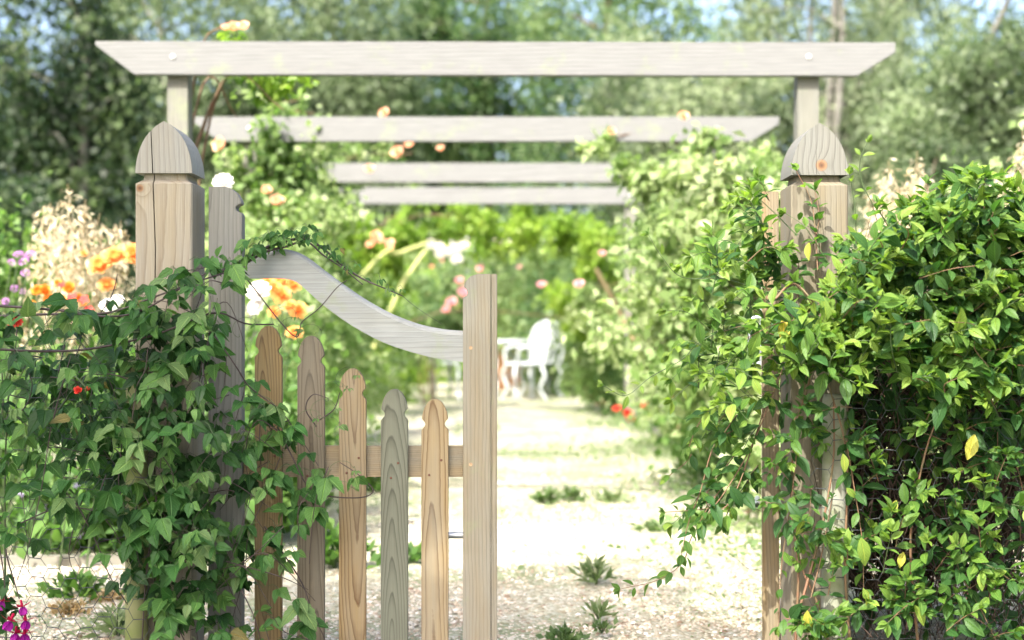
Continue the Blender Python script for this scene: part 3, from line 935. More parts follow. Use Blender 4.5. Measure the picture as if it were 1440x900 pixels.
# fine tendrils near the pickets
for x, y in ((385, 455), (395, 470), (420, 600), (440, 585), (455, 560), (465, 672), (462, 700), (330, 470), (380, 650), (445, 610), (420, 480), (475, 540)):
    cpts = [P(x + (6 + 10 * k / 8) * math.cos(k * .8) + k * 2, y + (6 + 8 * k / 8) * math.sin(k * .8) - k * 2, 3.62 - .003 * k) for k in range(9)]
    tube(st_thin, spline(cpts, 22), .0009, .0006, 3)
    clem_node(cpts[-1], 0, .35, tone=.95)
tag(st_dark.build('thin_stem', M['stem_dark'], clem), kind='stuff')
tag(st_thin.build('tendril', M['stem_green'], clem), kind='stuff')
leaf_parts(clem, LEAF_CLEM, M['leaf_clem'], M['foli_clem'], np.array(cl_pos), np.array(cl_T), np.array(cl_N), np.array(cl_s), np.array(cl_t), 300, np.array(cl_sc))

# ---- honeysuckle at the right
honey = thing('honeysuckle_hedge', "sunlit honeysuckle hedge with a few yellow leaves climbing over the right post and wire", 'climbing plant', (1.15, 3.65, 0))
hs_b, hs_g = Acc(), Acc()
h_pos, h_T, h_N, h_s, h_t, h_sc = [], [], [], [], [], []


def shoot(pts3, sc_=1.0, young=.5, prio=0.0, rad=.0016, spacing=.042, stem=None, whorl=True):
    """a stem with opposite pairs of leaves, smaller and fresher to the tip"""
    n_ = max(4, int(sum(np.linalg.norm(np.diff(np.array([tuple(p) for p in pts3]), axis=0), axis=1)) / spacing))
    c = spline(pts3, n_ * 3 + 1)
    tube(stem or (hs_b if young < .6 else hs_g), c, rad, rad * .45, 4)
    for k in range(n_ + 1):
        p = c[min(k * 3, len(c) - 1)]; f = k / n_
        tg = unit(c[min(k * 3 + 1, len(c) - 1)] - c[max(k * 3 - 1, 0)])
        ax = unit(np.cross(tg, rng.normal(0, 1, 3)))
        for sgn in (-1, 1):
            if rng.random() < .1: continue
            d = unit(ax * sgn + tg * (.45 + .5 * f) + np.array([0, -.25, -.15 + .2 * f]) + rng.normal(0, .2, 3))
            nn = np.array([rng.normal(-.1, .35), rng.normal(-.45, .35), rng.normal(.9, .3)])
            s = np.clip(rng.lognormal(-3.02, .26), .026, .082) * sc_ * (1 - .35 * f)
            h_pos.append(p + d * .004); h_T.append(d); h_N.append(nn); h_s.append(s)
            t = np.clip(.22 + .55 * young * f + .25 * young + rng.normal(0, .10), 0, .88)
            h_t.append(t); h_sc.append(prio + s * 5 - p[1] * 1.5 + rng.uniform(0, .1))
    if whorl:
        for _ in range(4):
            d = unit(tg + rng.normal(0, .45, 3))
            h_pos.append(c[-1]); h_T.append(d); h_N.append(unit(rng.normal(0, .5, 3) + np.array([0, -.6, .7]))); h_s.append(rng.uniform(.022, .036) * sc_)
            h_t.append(np.clip(.45 + .4 * young + rng.normal(0, .08), 0, .88)); h_sc.append(prio - p[1])


HTOP = [(1120, 445), (1150, 432), (1195, 385), (1212, 350), (1240, 322), (1290, 315), (1330, 285), (1352, 262), (1385, 285), (1440, 278), (1500, 290), (1500, 590), (1400, 590), (1300, 560), (1230, 530), (1190, 540), (1115, 540), (1100, 470)]
for x, y in sample_poly(HTOP, 370):
    d = rng.normal(3.50, .07); L = rng.uniform(35, 90); a = rng.normal(-1.3, .9)
    if y < 350: a = rng.normal(-1.5, .4); L *= .75
    x2, y2 = x + L * math.cos(a), y + L * math.sin(a) * .8
    d2 = d - rng.uniform(0, .12)
    yg = np.clip(rng.normal(.62 if x > 1230 else .8, .28), .05, 1)
    shoot([P(x, y, d), P((x + x2) / 2 + rng.normal(0, 8), (y + y2) / 2, (d + d2) / 2 - .02), P(x2, y2 + rng.uniform(0, 14), d2)], 1.0, yg, prio=.1)
# deeper, darker leaves behind them
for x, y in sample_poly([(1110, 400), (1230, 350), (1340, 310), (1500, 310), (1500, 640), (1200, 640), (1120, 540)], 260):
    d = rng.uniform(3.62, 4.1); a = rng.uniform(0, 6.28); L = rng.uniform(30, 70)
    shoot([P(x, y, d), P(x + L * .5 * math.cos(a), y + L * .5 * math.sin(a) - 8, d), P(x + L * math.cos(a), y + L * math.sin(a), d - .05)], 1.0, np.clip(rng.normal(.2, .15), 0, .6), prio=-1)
# left fringe: loose, very bright sprays in front of and beside the post
FR = [(1010, 365), (1060, 300), (1085, 300), (1100, 330), (1108, 400), (1105, 560), (1090, 600), (1040, 600), (985, 560), (965, 500), (1000, 440), (980, 400)]
for x, y in sample_poly(FR, 50):
    d = rng.normal(3.62, .10); L = rng.uniform(30, 75); a = rng.normal(-2.3, 1.0)
    x2, y2 = x + L * math.cos(a), y + L * math.sin(a)
    shoot([P(x, y, d), P((x + x2) / 2, (y + y2) / 2 - 6, d - .02), P(x2, y2 + 10, d - .04)], .92, np.clip(rng.normal(.88, .2), .1, 1), prio=.1)
for x, y in sample_poly([(1050, 305), (1088, 275), (1100, 300), (1108, 380), (1060, 400)], 11):
    d = rng.normal(3.62, .03); L = rng.uniform(28, 55); a = rng.normal(-1.7, .7)
    shoot([P(x, y, d), P(x + L * .5 * math.cos(a), y + L * .5 * math.sin(a) - 4, d - .02), P(x + L * math.cos(a), y + L * math.sin(a), d - .03)], .8, np.clip(rng.normal(.8, .2), .1, 1), prio=.1, rad=.0012)
for x, y in sample_poly([(985, 560), (1085, 590), (1080, 640), (1040, 700), (985, 720), (965, 640)], 12):
    d = rng.normal(3.62, .06); L = rng.uniform(30, 60)
    shoot([P(x, y, d), P(x - L * .3, y + L * .4, d - .02), P(x - L * .5 + rng.normal(0, 10), y + L * .9, d - .03)], .9, np.clip(rng.normal(.5, .25), .1, 1), prio=.1)
for x, y in sample_poly([(1100, 580), (1165, 580), (1160, 880), (1095, 880)], 18):
    d = rng.normal(3.54, .03); L = rng.uniform(25, 55); a = rng.normal(1.9, 1.0)
    shoot([P(x, y, d), P(x + L * .5 * math.cos(a), y + L * .5 * math.sin(a), d - .02), P(x + L * math.cos(a), y + L * math.sin(a) + 6, d - .03)], .8, np.clip(rng.normal(.45, .25), .05, 1), prio=.1, rad=.0012)
# leaves over the lower post and wire
LOW = [(1085, 570), (1230, 560), (1300, 570), (1500, 590), (1500, 920), (1330, 910), (1130, 905), (1085, 870), (1120, 760)]
for x, y in sample_poly(LOW, 108):
    if 1190 < x < 1300 and y < 760 and rng.random() < .62: continue
    if 1120 < x < 1200 and 640 < y < 860 and rng.random() < .65: continue
    d = rng.normal(3.52, .03); L = rng.uniform(25, 60); a = rng.normal(-1.2, 1.0)
    shoot([P(x, y, d), P(x + L * .5 * math.cos(a), y + L * .5 * math.sin(a) - 3, d - .025), P(x + L * math.cos(a), y + L * math.sin(a), d - .05)], .95, np.clip(rng.normal(.45, .25), .05, 1), prio=.1, rad=.0013)
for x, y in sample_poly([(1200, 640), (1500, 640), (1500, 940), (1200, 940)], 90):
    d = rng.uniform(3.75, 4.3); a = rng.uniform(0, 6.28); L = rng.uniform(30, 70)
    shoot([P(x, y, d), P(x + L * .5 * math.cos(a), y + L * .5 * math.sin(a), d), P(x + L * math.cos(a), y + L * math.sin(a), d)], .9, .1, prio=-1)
# particular long shoots of the photograph
SH = [([(1110, 470, 3.6), (1040, 460, 3.58), (985, 480, 3.56), (960, 505, 3.55), (915, 530, 3.54), (880, 556, 3.53), (848, 542, 3.53)], .7, .75),
      ([(1100, 520, 3.6), (1060, 620, 3.58), (1020, 690, 3.57), (975, 750, 3.56), (960, 790, 3.56), (925, 815, 3.56), (872, 828, 3.56)], .8, .4),
      ([(1040, 600, 3.58), (1005, 625, 3.57), (985, 690, 3.56), (968, 735, 3.56), (958, 780, 3.55)], .95, .3),
      ([(1080, 560, 3.6), (1030, 700, 3.57), (990, 715, 3.56), (935, 720, 3.56)], .6, .5),
      ([(1130, 400, 3.6), (1080, 410, 3.6), (1020, 392, 3.58), (960, 390, 3.57), (930, 360, 3.56), (912, 330, 3.56)], .6, .7),
      ([(1255, 320, 3.55), (1230, 290, 3.55), (1212, 255, 3.55), (1210, 225, 3.55), (1220, 200, 3.55)], .62, .95),
      ([(1204, 345, 3.55), (1203, 300, 3.55), (1198, 262, 3.55), (1195, 245, 3.55)], .7, .95),
      ([(1150, 380, 3.6), (1146, 320, 3.62), (1140, 280, 3.63), (1120, 240, 3.63)], .75, .5),
      ([(1120, 330, 3.62), (1090, 300, 3.62), (1062, 275, 3.62), (1040, 262, 3.62)], .7, .95),
      ([(1355, 330, 3.5), (1354, 290, 3.5), (1352, 250, 3.5)], .95, .55),
      ([(1140, 360, 3.6), (1150, 320, 3.62), (1152, 300, 3.62), (1146, 268, 3.62)], .85, .4),
      ([(1165, 370, 3.6), (1140, 330, 3.6), (1128, 315, 3.6), (1105, 300, 3.6)], .75, .8),
      ([(1140, 520, 3.52), (1165, 470, 3.5), (1220, 470, 3.48), (1290, 488, 3.48), (1320, 492, 3.48)], .9, .45),
      ([(1120, 520, 3.52), (1190, 505, 3.5), (1250, 475, 3.48), (1265, 455, 3.48)], .8, .6),
      ([(1190, 620, 3.5), (1200, 680, 3.5), (1212, 760, 3.5), (1214, 830, 3.5)], .9, .4),
      ([(1140, 840, 3.52), (1155, 780, 3.52), (1170, 700, 3.53)], .5, .1),
      ([(1345, 800, 3.5), (1375, 850, 3.5), (1400, 900, 3.5)], .6, .3),
      ([(1120, 640, 3.54), (1110, 720, 3.54), (1098, 800, 3.54), (1095, 880, 3.54)], .75, .4)]
for c, s, y_ in SH:
    shoot([P(*p) for p in c], s, y_, prio=.3, rad=.002, spacing=.045)
# single yellow leaves and pale undersides
YL = [(1102, 462, 3.46, .06), (1185, 652, 3.47, .045), (1210, 770, 3.46, .068), (1370, 625, 3.46, .065), (1132, 740, 3.48, .05), (1135, 872, 3.48, .05), (1260, 717, 3.47, .035), (1205, 522, 3.48, .045), (1215, 842, 3.47, .04), (1138, 355, 3.5, .045), (1285, 865, 3.47, .055), (1190, 700, 3.48, .035), (1270, 790, 3.47, .04)]
for x, y, d, s in YL:
    h_pos.append(np.array(P(x, y - 14, d))); h_T.append(unit(np.array([rng.normal(0, .5), -.2, -1.0]))); h_N.append(np.array([rng.normal(-.2, .7), -1.0, .4])); h_s.append(s); h_t.append(rng.uniform(.875, .94) if (x, y) != (1102, 462) else 1.0); h_sc.append(9)
for x, y in ((1215, 470), (1260, 500), (1295, 505), (1255, 345), (1163, 495), (1222, 490), (1317, 500)):
    h_pos.append(np.array(P(x, y - 10, 3.47))); h_T.append(unit(np.array([rng.normal(0, .3), -.1, -1.0]))); h_N.append(np.array([rng.normal(-.2, .3), -1.0, .35])); h_s.append(.05); h_t.append(.78); h_sc.append(9)
# woody inner tangle
tw = Acc()
for _ in range(1900):
    x, y, d = rng.uniform(.83, 1.62), rng.uniform(3.66, 4.55), rng.uniform(0, .98)
    a = rng.normal(0, .5); b = rng.normal(0, .7); L = rng.uniform(.08, .32)
    v = np.array([math.sin(a), math.sin(b) * .6, math.cos(a)]) * L
    p0 = np.array([x, y, d])
    tube(tw, [p0, p0 + v * .5 + rng.normal(0, .02, 3), p0 + v], rng.uniform(.001, .0028), .0008, 3)
tag(tw.build('dead_twig', M['twigs'], honey), kind='stuff')
# a dark mat of dead leaves inside the hedge
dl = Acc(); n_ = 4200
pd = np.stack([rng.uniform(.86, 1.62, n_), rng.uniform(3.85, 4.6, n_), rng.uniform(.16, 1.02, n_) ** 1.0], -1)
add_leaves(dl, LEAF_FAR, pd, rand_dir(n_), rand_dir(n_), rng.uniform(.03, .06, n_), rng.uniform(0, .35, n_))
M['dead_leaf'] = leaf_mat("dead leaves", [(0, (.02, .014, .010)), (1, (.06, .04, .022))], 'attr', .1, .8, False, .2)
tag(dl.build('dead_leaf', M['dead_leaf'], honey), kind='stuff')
# thick brown canes up the post
for c in ([(1118, 905, 3.60), (1122, 800, 3.58), (1112, 700, 3.58), (1120, 600, 3.58), (1140, 520, 3.56), (1125, 450, 3.55)], [(1165, 905, 3.58), (1150, 850, 3.56), (1125, 790, 3.56), (1118, 720, 3.56)], [(1120, 870, 3.55), (1140, 800, 3.55), (1160, 720, 3.56), (1172, 640, 3.56), (1172, 560, 3.56)],
          [(1195, 905, 3.58), (1188, 800, 3.56), (1190, 640, 3.55), (1165, 540, 3.54)], [(1290, 905, 3.6), (1280, 760, 3.56), (1300, 640, 3.54), (1330, 560, 3.52)], [(1090, 420, 3.58), (1120, 400, 3.58), (1170, 460, 3.54)]):
    sa = Acc(); tube(sa, spline([P(*p) for p in c], 30), .004, .002, 6); sa.build('stem', M['stem_brown'], honey)
tag(hs_b.build('thin_stem', M['stem_brown'], honey), kind='stuff')
tag(hs_g.build('young_stem', M['stem_green'], honey), kind='stuff')
leaf_parts(honey, LEAF_HONEY, M['leaf_honey'], M['foli_honey'], np.array(h_pos), np.array(h_T), np.array(h_N), np.array(h_s), np.array(h_t), 300, np.array(h_sc))


# ------------------------------------------------------------------ foliage bodies
def cloud(acc, clumps, nleaf, size, base=LEAF_FAR, weep=0.0, tone_mu=.5, tone_sd=.2, up=.7, shape=(1, 1, 1), sun_bias=.75):
    """leaves in soft clumps; clumps: array (x,y,z,r)"""
    clumps = np.asarray(clumps, float)
    w = clumps[:, 3] ** 2; w /= w.sum()
    idx = rng.choice(len(clumps), nleaf, p=w)
    off = rng.normal(0, .48, (nleaf, 3)) * clumps[idx, 3][:, None] * np.array(shape)
    if weep > 0:
        off[:, 2] -= rng.exponential(weep, nleaf) * clumps[idx, 3]
    pos = clumps[idx, :3] + off
    ct = rng.normal(tone_mu, tone_sd, len(clumps))
    tone = np.clip(ct[idx] + rng.normal(0, .13, nleaf), 0, 1)
    T = rand_dir(nleaf); T[:, 2] -= .35 + weep
    Nn = rand_dir(nleaf) + np.array([-.35, -sun_bias, up])
    pos[:, 2] = np.maximum(pos[:, 2], .02)
    add_leaves(acc, base, pos, T, Nn, size * rng.uniform(.6, 1.3, nleaf), tone)


def ell_clumps(c, r, n_, cr, shell=.55):
    """clump centres inside an ellipsoid, most of them near its surface"""
    d = rand_dir(n_); rad = rng.uniform(shell, 1.0, n_) ** .6
    p = np.array(c) + d * rad[:, None] * np.array(r)
    return np.column_stack([p, rng.uniform(.6, 1.35, n_) * cr])


def shrub(name, label, cat, c, r, nleaf, size, mat, group=None, nclump=40, cr=None, base=LEAF_FAR, tone=.5, weep=0.0, stems=6, blooms=(), sun_bias=.75):
    t = thing(name, label, cat, (c[0], c[1], 0), group)
    a = Acc()
    cr = cr or min(r) * .42
    cl = ell_clumps(c, r, nclump, cr)
    cl[:, 2] = np.maximum(cl[:, 2], cr * .4)
    cloud(a, cl, nleaf, size, base, weep, tone, sun_bias=sun_bias)
    tag(a.build('foliage', mat, t), kind='stuff')
    s = Acc()
    for k in range(stems):
        q_ = cl[rng.integers(len(cl))]
        b0 = np.array([c[0] + rng.normal(0, .08), c[1] + rng.normal(0, .08), -.03])
        tube(s, spline([b0, (b0 + q_[:3]) / 2 + rng.normal(0, .06, 3), q_[:3]], 8), .012 * max(.5, r[2]), .004, 5)
    s.build('stem', M['stem_brown'], t)
    return t


def bloom_mesh(kind='dahlia'):
    a = Acc(); V0, F0, U0 = leaf_grid([.10, .30, .32, .10], -.25, .3)
    if kind == 'dahlia':
        n_ = 46; k = np.arange(n_); ph = np.arccos(1 - (k + .5) / n_ * 1.15); th_ = k * 2.39996
        D = np.stack([np.sin(ph) * np.cos(th_), np.sin(ph) * np.sin(th_), np.cos(ph)], -1)
        L = .45 + .55 * np.clip(ph / 1.3, 0, 1)
        add_leaves(a, (V0, F0, U0), D * .12, D, np.stack([-D[:, 0] * .7, -D[:, 1] * .7, np.ones(n_)], -1), L * .9, np.clip(ph / 1.7 + rng.normal(0, .1, n_), 0, 1))
    elif kind == 'rose':
        n_ = 26; k = np.arange(n_); ph = .25 + 1.2 * (k + .5) / n_; th_ = k * 2.39996
        D = np.stack([np.sin(ph) * np.cos(th_), np.sin(ph) * np.sin(th_), np.cos(ph)], -1)
        W = leaf_grid([.25, .48, .45, .2], -.5, .25)
        add_leaves(a, W, D * .05, D, np.stack([-D[:, 0] * .9, -D[:, 1] * .9, np.ones(n_) * .9], -1), .55 + .4 * k / n_, np.clip(k / n_ + rng.normal(0, .12, n_), 0, 1))
    elif kind == 'flat':
        W = leaf_grid([.08, .36, .42, .16], .1, .12)
        th_ = np.arange(5) * 2 * np.pi / 5
        D = np.stack([np.cos(th_), np.sin(th_), np.full(5, .25)], -1)
        add_leaves(a, W, D * .05, D, np.stack([-D[:, 0] * .2, -D[:, 1] * .2, np.ones(5)], -1), .95, rng.uniform(0, 1, 5))
    elif kind == 'head':
        n_ = 60; D = rand_dir(n_); D[:, 2] = np.abs(D[:, 2]); D *= np.array([1, 1, .6])
        add_leaves(a, LEAF_ROUND, D * .7, unit(D + rng.normal(0, .4, (n_, 3))), rand_dir(n_), .42, rng.uniform(0, 1, n_))
    elif kind == 'fuchsia':
        th_ = np.arange(4) * np.pi / 2
        D = np.stack([np.cos(th_), np.sin(th_), np.full(4, -.1)], -1)
        W = leaf_grid([.12, .22, .2, .03], -.4, .2)
        add_leaves(a, W, D * .05 + np.array([0, 0, -.55]), D, np.tile([0, 0, 1.], (4, 1)), .75, 0)
        D2 = np.stack([np.cos(th_ + .6) * .45, np.sin(th_ + .6) * .45, np.full(4, -1.0)], -1)
        W2 = leaf_grid([.2, .42, .45, .25], .1, .2)
        add_leaves(a, W2, np.tile([0, 0, -.55], (4, 1)) + D2 * .05, D2, np.stack([np.cos(th_ + .6), np.sin(th_ + .6), np.zeros(4)], -1), .7, 1)
        tube(a, [(0, 0, 0), (0, 0, -.3), (0, 0, -.58)], [.10, .12, .10], sides=6, tone=0)
    o = a.build('bloom', None, None); me = o.data; bpy.data.objects.remove(o)
    return me


BL = {k: bloom_mesh(k) for k in ('dahlia', 'rose', 'flat', 'head', 'fuchsia')}
_bl = {}


def bloom(parent, kind, mat, p, r, face=(0, -.7, .6), name='bloom'):
    key = (kind, mat)
    if key not in _bl:
        me = BL[kind].copy(); me.materials.clear(); me.materials.append(M[mat]); _bl[key] = me
    o = bpy.data.objects.new(name, _bl[key]); COL.objects.link(o)
    o.parent = parent
    o.location = Vector(p) - wloc(parent)
    f = Vector(face) + Vector(rng.normal(0, .18, 3))
    o.rotation_mode = 'QUATERNION'
    o.rotation_quaternion = f.to_track_quat('Z', 'Y') @ Matrix.Rotation(rng.uniform(0, 6.28), 4, 'Z').to_quaternion()
    o.scale = (r, r, r)
    return o


def flower_plant(name, label, cat, base, heads, kind, mat, stem_mat='stem_green', leaves=60, lsize=.07, lmat='f_bed', group=None, face=(0, -.7, .6), lz=(.1, .75), sr=.0035):
    """heads: list of (point, radius)"""
    t = thing(name, label, cat, base, group)
    s = Acc(); f = Acc()
    P_, T_, N_ = [], [], []
    for p, r_ in heads:
        p = np.array(p, float); b0 = np.array(base) + np.array([rng.normal(0, .05), rng.normal(0, .05), -.02])
        mid = (b0 + p) / 2 + np.array([rng.normal(0, .03), rng.normal(0, .03), .08])
        c = spline([b0, mid, p], 16)
        tube(s, c, sr, sr * .5, 5)
        bloom(t, kind, mat, p, r_, face)
        for k in range(int(leaves / max(1, len(heads)))):
            u = rng.uniform(*lz); q_ = c[int(u * 15)]
            P_.append(q_ + rng.normal(0, .05, 3)); T_.append(rand_dir(1)[0] + np.array([0, -.2, -.1])); N_.append(np.array([rng.normal(0, .4), -.4 + rng.normal(0, .3), .8]))
    s.build('stem', M[stem_mat], t)
    if P_:
        add_leaves(f, LEAF_ROSE[0], np.array(P_), np.array(T_), np.array(N_), lsize * rng.uniform(.6, 1.3, len(P_)), np.clip(rng.normal(.5, .22, len(P_)), 0, 1))
        tag(f.build('foliage', M[lmat], t), kind='stuff')
    return t


# ------------------------------------------------------------------ climbing roses over the pergola
def climber(label, clumps_px, nleaf, size, mat, tone, blooms=(), bm_mat='pet_peach', base_pt=(0, 0), nstem=5, group='climbing roses on the pergola', br=.055, kind='rose', name='climbing_rose', weep=.15):
    t = thing(name, label, 'climbing rose', (base_pt[0], base_pt[1], 0), group)
    cl = np.array([[*P(x, y, d), r_] for x, y, d, r_ in clumps_px])
    big = np.vstack([np.column_stack([c[:3] + rng.normal(0, .42, (7, 3)) * c[3], np.full(7, c[3] * .45)]) for c in cl])
    a = Acc(); cloud(a, big, nleaf, size, LEAF_FAR, weep, tone, .18)
    tag(a.build('foliage', M[mat], t), kind='stuff')
    s = Acc()
    for k in range(nstem):
        q_ = cl[rng.integers(len(cl))][:3]; b0 = np.array([base_pt[0] + rng.normal(0, .06), base_pt[1] + rng.normal(0, .06), -.03])
        top = np.array([base_pt[0], base_pt[1], min(2.0, q_[2])])
        tube(s, spline([b0, (b0 + top) / 2 + rng.normal(0, .06, 3), top * .6 + q_ * .4, q_ + rng.normal(0, .1, 3)], 16), .012, .003, 5)
    s.build('stem', M['stem_brown'], t)
    for (x, y, d, *r_) in blooms:
        bloom(t, kind, bm_mat, P(x, y, d), r_[0] if r_ else br)
    return t


climber("climbing rose with peach blooms smothering the second left pergola post", [(350, 230, 8.5, .22), (400, 215, 8.6, .25), (425, 235, 8.8, .24), (370, 275, 8.6, .28), (330, 300, 8.6, .22), (420, 290, 8.8, .3), (440, 300, 9.2, .22), (350, 330, 8.7, .2), (455, 205, 9, .13), (390, 165, 8.6, .12), (365, 135, 8.6, .06), (425, 145, 8.7, .05)], 5200, .062, 'f_rose', .6,
        [(541, 160, 8.55, .04), (312, 205, 8.3), (390, 285, 8.3, .05), (375, 270, 8.3, .04)], base_pt=(-1.62, 8.62))
climber("climbing rose with pale pink blooms on the third left pergola post", [(440, 250, 10.9, .22), (462, 225, 11, .2), (500, 205, 11.2, .13), (545, 205, 11.4, .12), (440, 300, 11, .26), (450, 340, 11, .35), (470, 285, 11.2, .16), (430, 380, 11, .35), (470, 400, 11.4, .35), (500, 440, 11.6, .35), (420, 450, 11, .4)], 5600, .062, 'f_rose', .62,
        [(565, 190, 11, .07), (578, 205, 11, .06), (560, 215, 11, .06), (620, 210, 11, .035), (527, 335, 10.8, .06), (520, 240, 10.8, .05), (548, 345, 11, .05)], base_pt=(-1.68, 11.05))
climber("small peach rose growing on top of the front pergola beam", [(330, 50, 6.42, .06), (325, 75, 6.45, .09), (380, 110, 6.6, .10), (420, 105, 6.6, .08), (350, 118, 6.6, .08)], 260, .055, 'f_lime', .6,
        [(318, 42, 6.35, .032), (328, 40, 6.35, .034), (343, 40, 6.35, .034)], base_pt=(-1.56, 6.5))
climber("pale leafy rose sprawling over the second right pergola post", [(878, 236, 8.4, .08), (912, 248, 8.45, .13), (948, 282, 8.4, .18), (938, 245, 8.4, .2), (965, 262, 8.3, .22), (845, 195, 8.45, .07), (985, 190, 8.3, .10), (960, 312, 8.4, .22), (965, 340, 8.6, .24), (1010, 262, 8.2, .22), (822, 205, 8.4, .05), (1055, 255, 8, .2), (1030, 305, 8, .28)], 6800, .066, 'f_rose', .76,
        [(960, 165, 8.3, .04), (860, 185, 8.3, .03), (1000, 235, 8.1, .045)], base_pt=(1.30, 8.62))
climber("tall pale green climbing rose between the pergola and the right gate post", [(965, 345, 7, .25), (1000, 325, 6.8, .26), (1040, 305, 6.7, .24), (960, 400, 6.9, .32), (1010, 380, 6.8, .34), (1060, 330, 6.7, .28), (1010, 460, 6.8, .36), (960, 480, 7.2, .34), (1060, 420, 6.7, .34), (1040, 530, 6.8, .34), (1080, 280, 6.6, .16), (1090, 500, 6.6, .3), (930, 450, 7.6, .3)], 11000, .064, 'f_rose', .82,
        [(1040, 520, 6.6, .02), (912, 478, 7.4, .02), (948, 560, 7.3, .02)], bm_mat='pet_red', base_pt=(1.25, 6.75))
climber("shaded climbing rose at the third right pergola post", [(935, 325, 11, .18), (942, 360, 11, .2), (962, 315, 10.8, .24), (848, 385, 14.5, .24), (838, 350, 14.5, .2), (948, 390, 10.8, .22), (850, 415, 14, .26), (955, 420, 10.6, .24), (845, 450, 14, .28), (965, 460, 10.6, .26)], 7600, .064, 'f_rose', .68,
        [(846, 358, 10.8, .035), (815, 402, 11, .05)], bm_mat='pet_pink', base_pt=(1.16, 11.05))
climber("bright leafy climber hanging under the rear pergola beam", [(500, 330, 14, .26), (545, 332, 14.2, .26), (590, 328, 14.4, .24), (640, 312, 14.5, .24), (690, 315, 14.5, .26), (740, 318, 14.4, .28), (790, 330, 14.2, .26), (835, 340, 14, .26), (520, 365, 14, .32), (500, 420, 14, .36), (545, 380, 14.4, .24), (530, 450, 14.2, .36), (830, 390, 14.2, .3), (815, 440, 14.3, .3), (580, 285, 14.3, .14), (660, 285, 14.4, .14), (730, 285, 14.4, .14)], 12500, .072, 'f_lime', .6,
        [(522, 345, 13.6, .05), (536, 340, 13.6, .045), (548, 350, 13.6, .045), (607, 376, 13.8, .03), (621, 367, 13.8, .02)], base_pt=(-1.7, 14.0), nstem=7)
climber("pink rose behind the gate's meeting stile in front of the seats", [(640, 400, 16, .3), (600, 440, 15.6, .3), (560, 470, 15.4, .32), (640, 450, 16, .25), (590, 400, 16, .25)], 3000, .07, 'f_mid', .75,
        [(646, 397, 15.5, .06), (652, 415, 15.5, .10), (635, 427, 15.4, .075), (628, 438, 15.4, .06), (677, 378, 15.7, .055), (731, 377, 15.7, .035), (762, 403, 15.7, .06)], bm_mat='pet_pink', base_pt=(-.9, 16.0), group='free standing roses')
climber("cascading white rose covering the far timber arch", [(590, 345, 19.2, .35), (640, 360, 19.2, .3), (560, 380, 19.4, .5), (700, 350, 19.3, .3), (760, 360, 19.4, .45), (800, 400, 19.4, .5), (700, 410, 20.2, .55), (760, 440, 20, .55), (650, 400, 20.4, .5)], 7000, .085, 'f_rose', .65,
        [(x, y, 18.9, .11) for x, y in ((605, 345), (620, 350), (632, 355), (645, 350), (655, 345), (618, 362), (640, 365), (628, 340), (692, 340), (708, 343), (722, 342), (735, 343), (748, 343))], bm_mat='pet_white', base_pt=(-1.8, 19.9), group='free standing roses')

# canes leaning in the borders
for k, (a, b, lab) in enumerate((((838, 378, 11.6), (905, 505, 11.9), "pale dry cane leaning to the right below the right hand roses"), ((560, 412, 13.4), (598, 352, 13.7), "yellow green cane slanting up left of the gate's meeting stile"), ((520, 375, 13.6), (600, 342, 13.9), "thin yellowish cane crossing under the rear beam"))):
    ac = Acc()
    pa_, pb_ = P(*a), P(*b)
    lo_, hi_ = (pb_, pa_) if pa_.z > pb_.z else (pa_, pb_)
    foot = lo_ + (lo_ - hi_) * (lo_.z / max(.1, (hi_.z - lo_.z))) if k != 2 else lo_
    if k == 2: foot = Vector((lo_.x - 1.2, lo_.y + .2, 0))
    if k == 1: foot = Vector((lo_.x - .55, lo_.y, 0))
    tube(ac, spline([foot, lo_, (lo_ + hi_) / 2 + Vector((0, 0, .015)), hi_], 20), .022 if k != 2 else .016, .018, 7)
    tag(ac.build('garden_cane', M['stem_tan'] if k == 0 else plain("green cane", (.36, .38, .14), .6, noise=.2), None, loc=foot), lab, 'cane', 'canes in the borders')

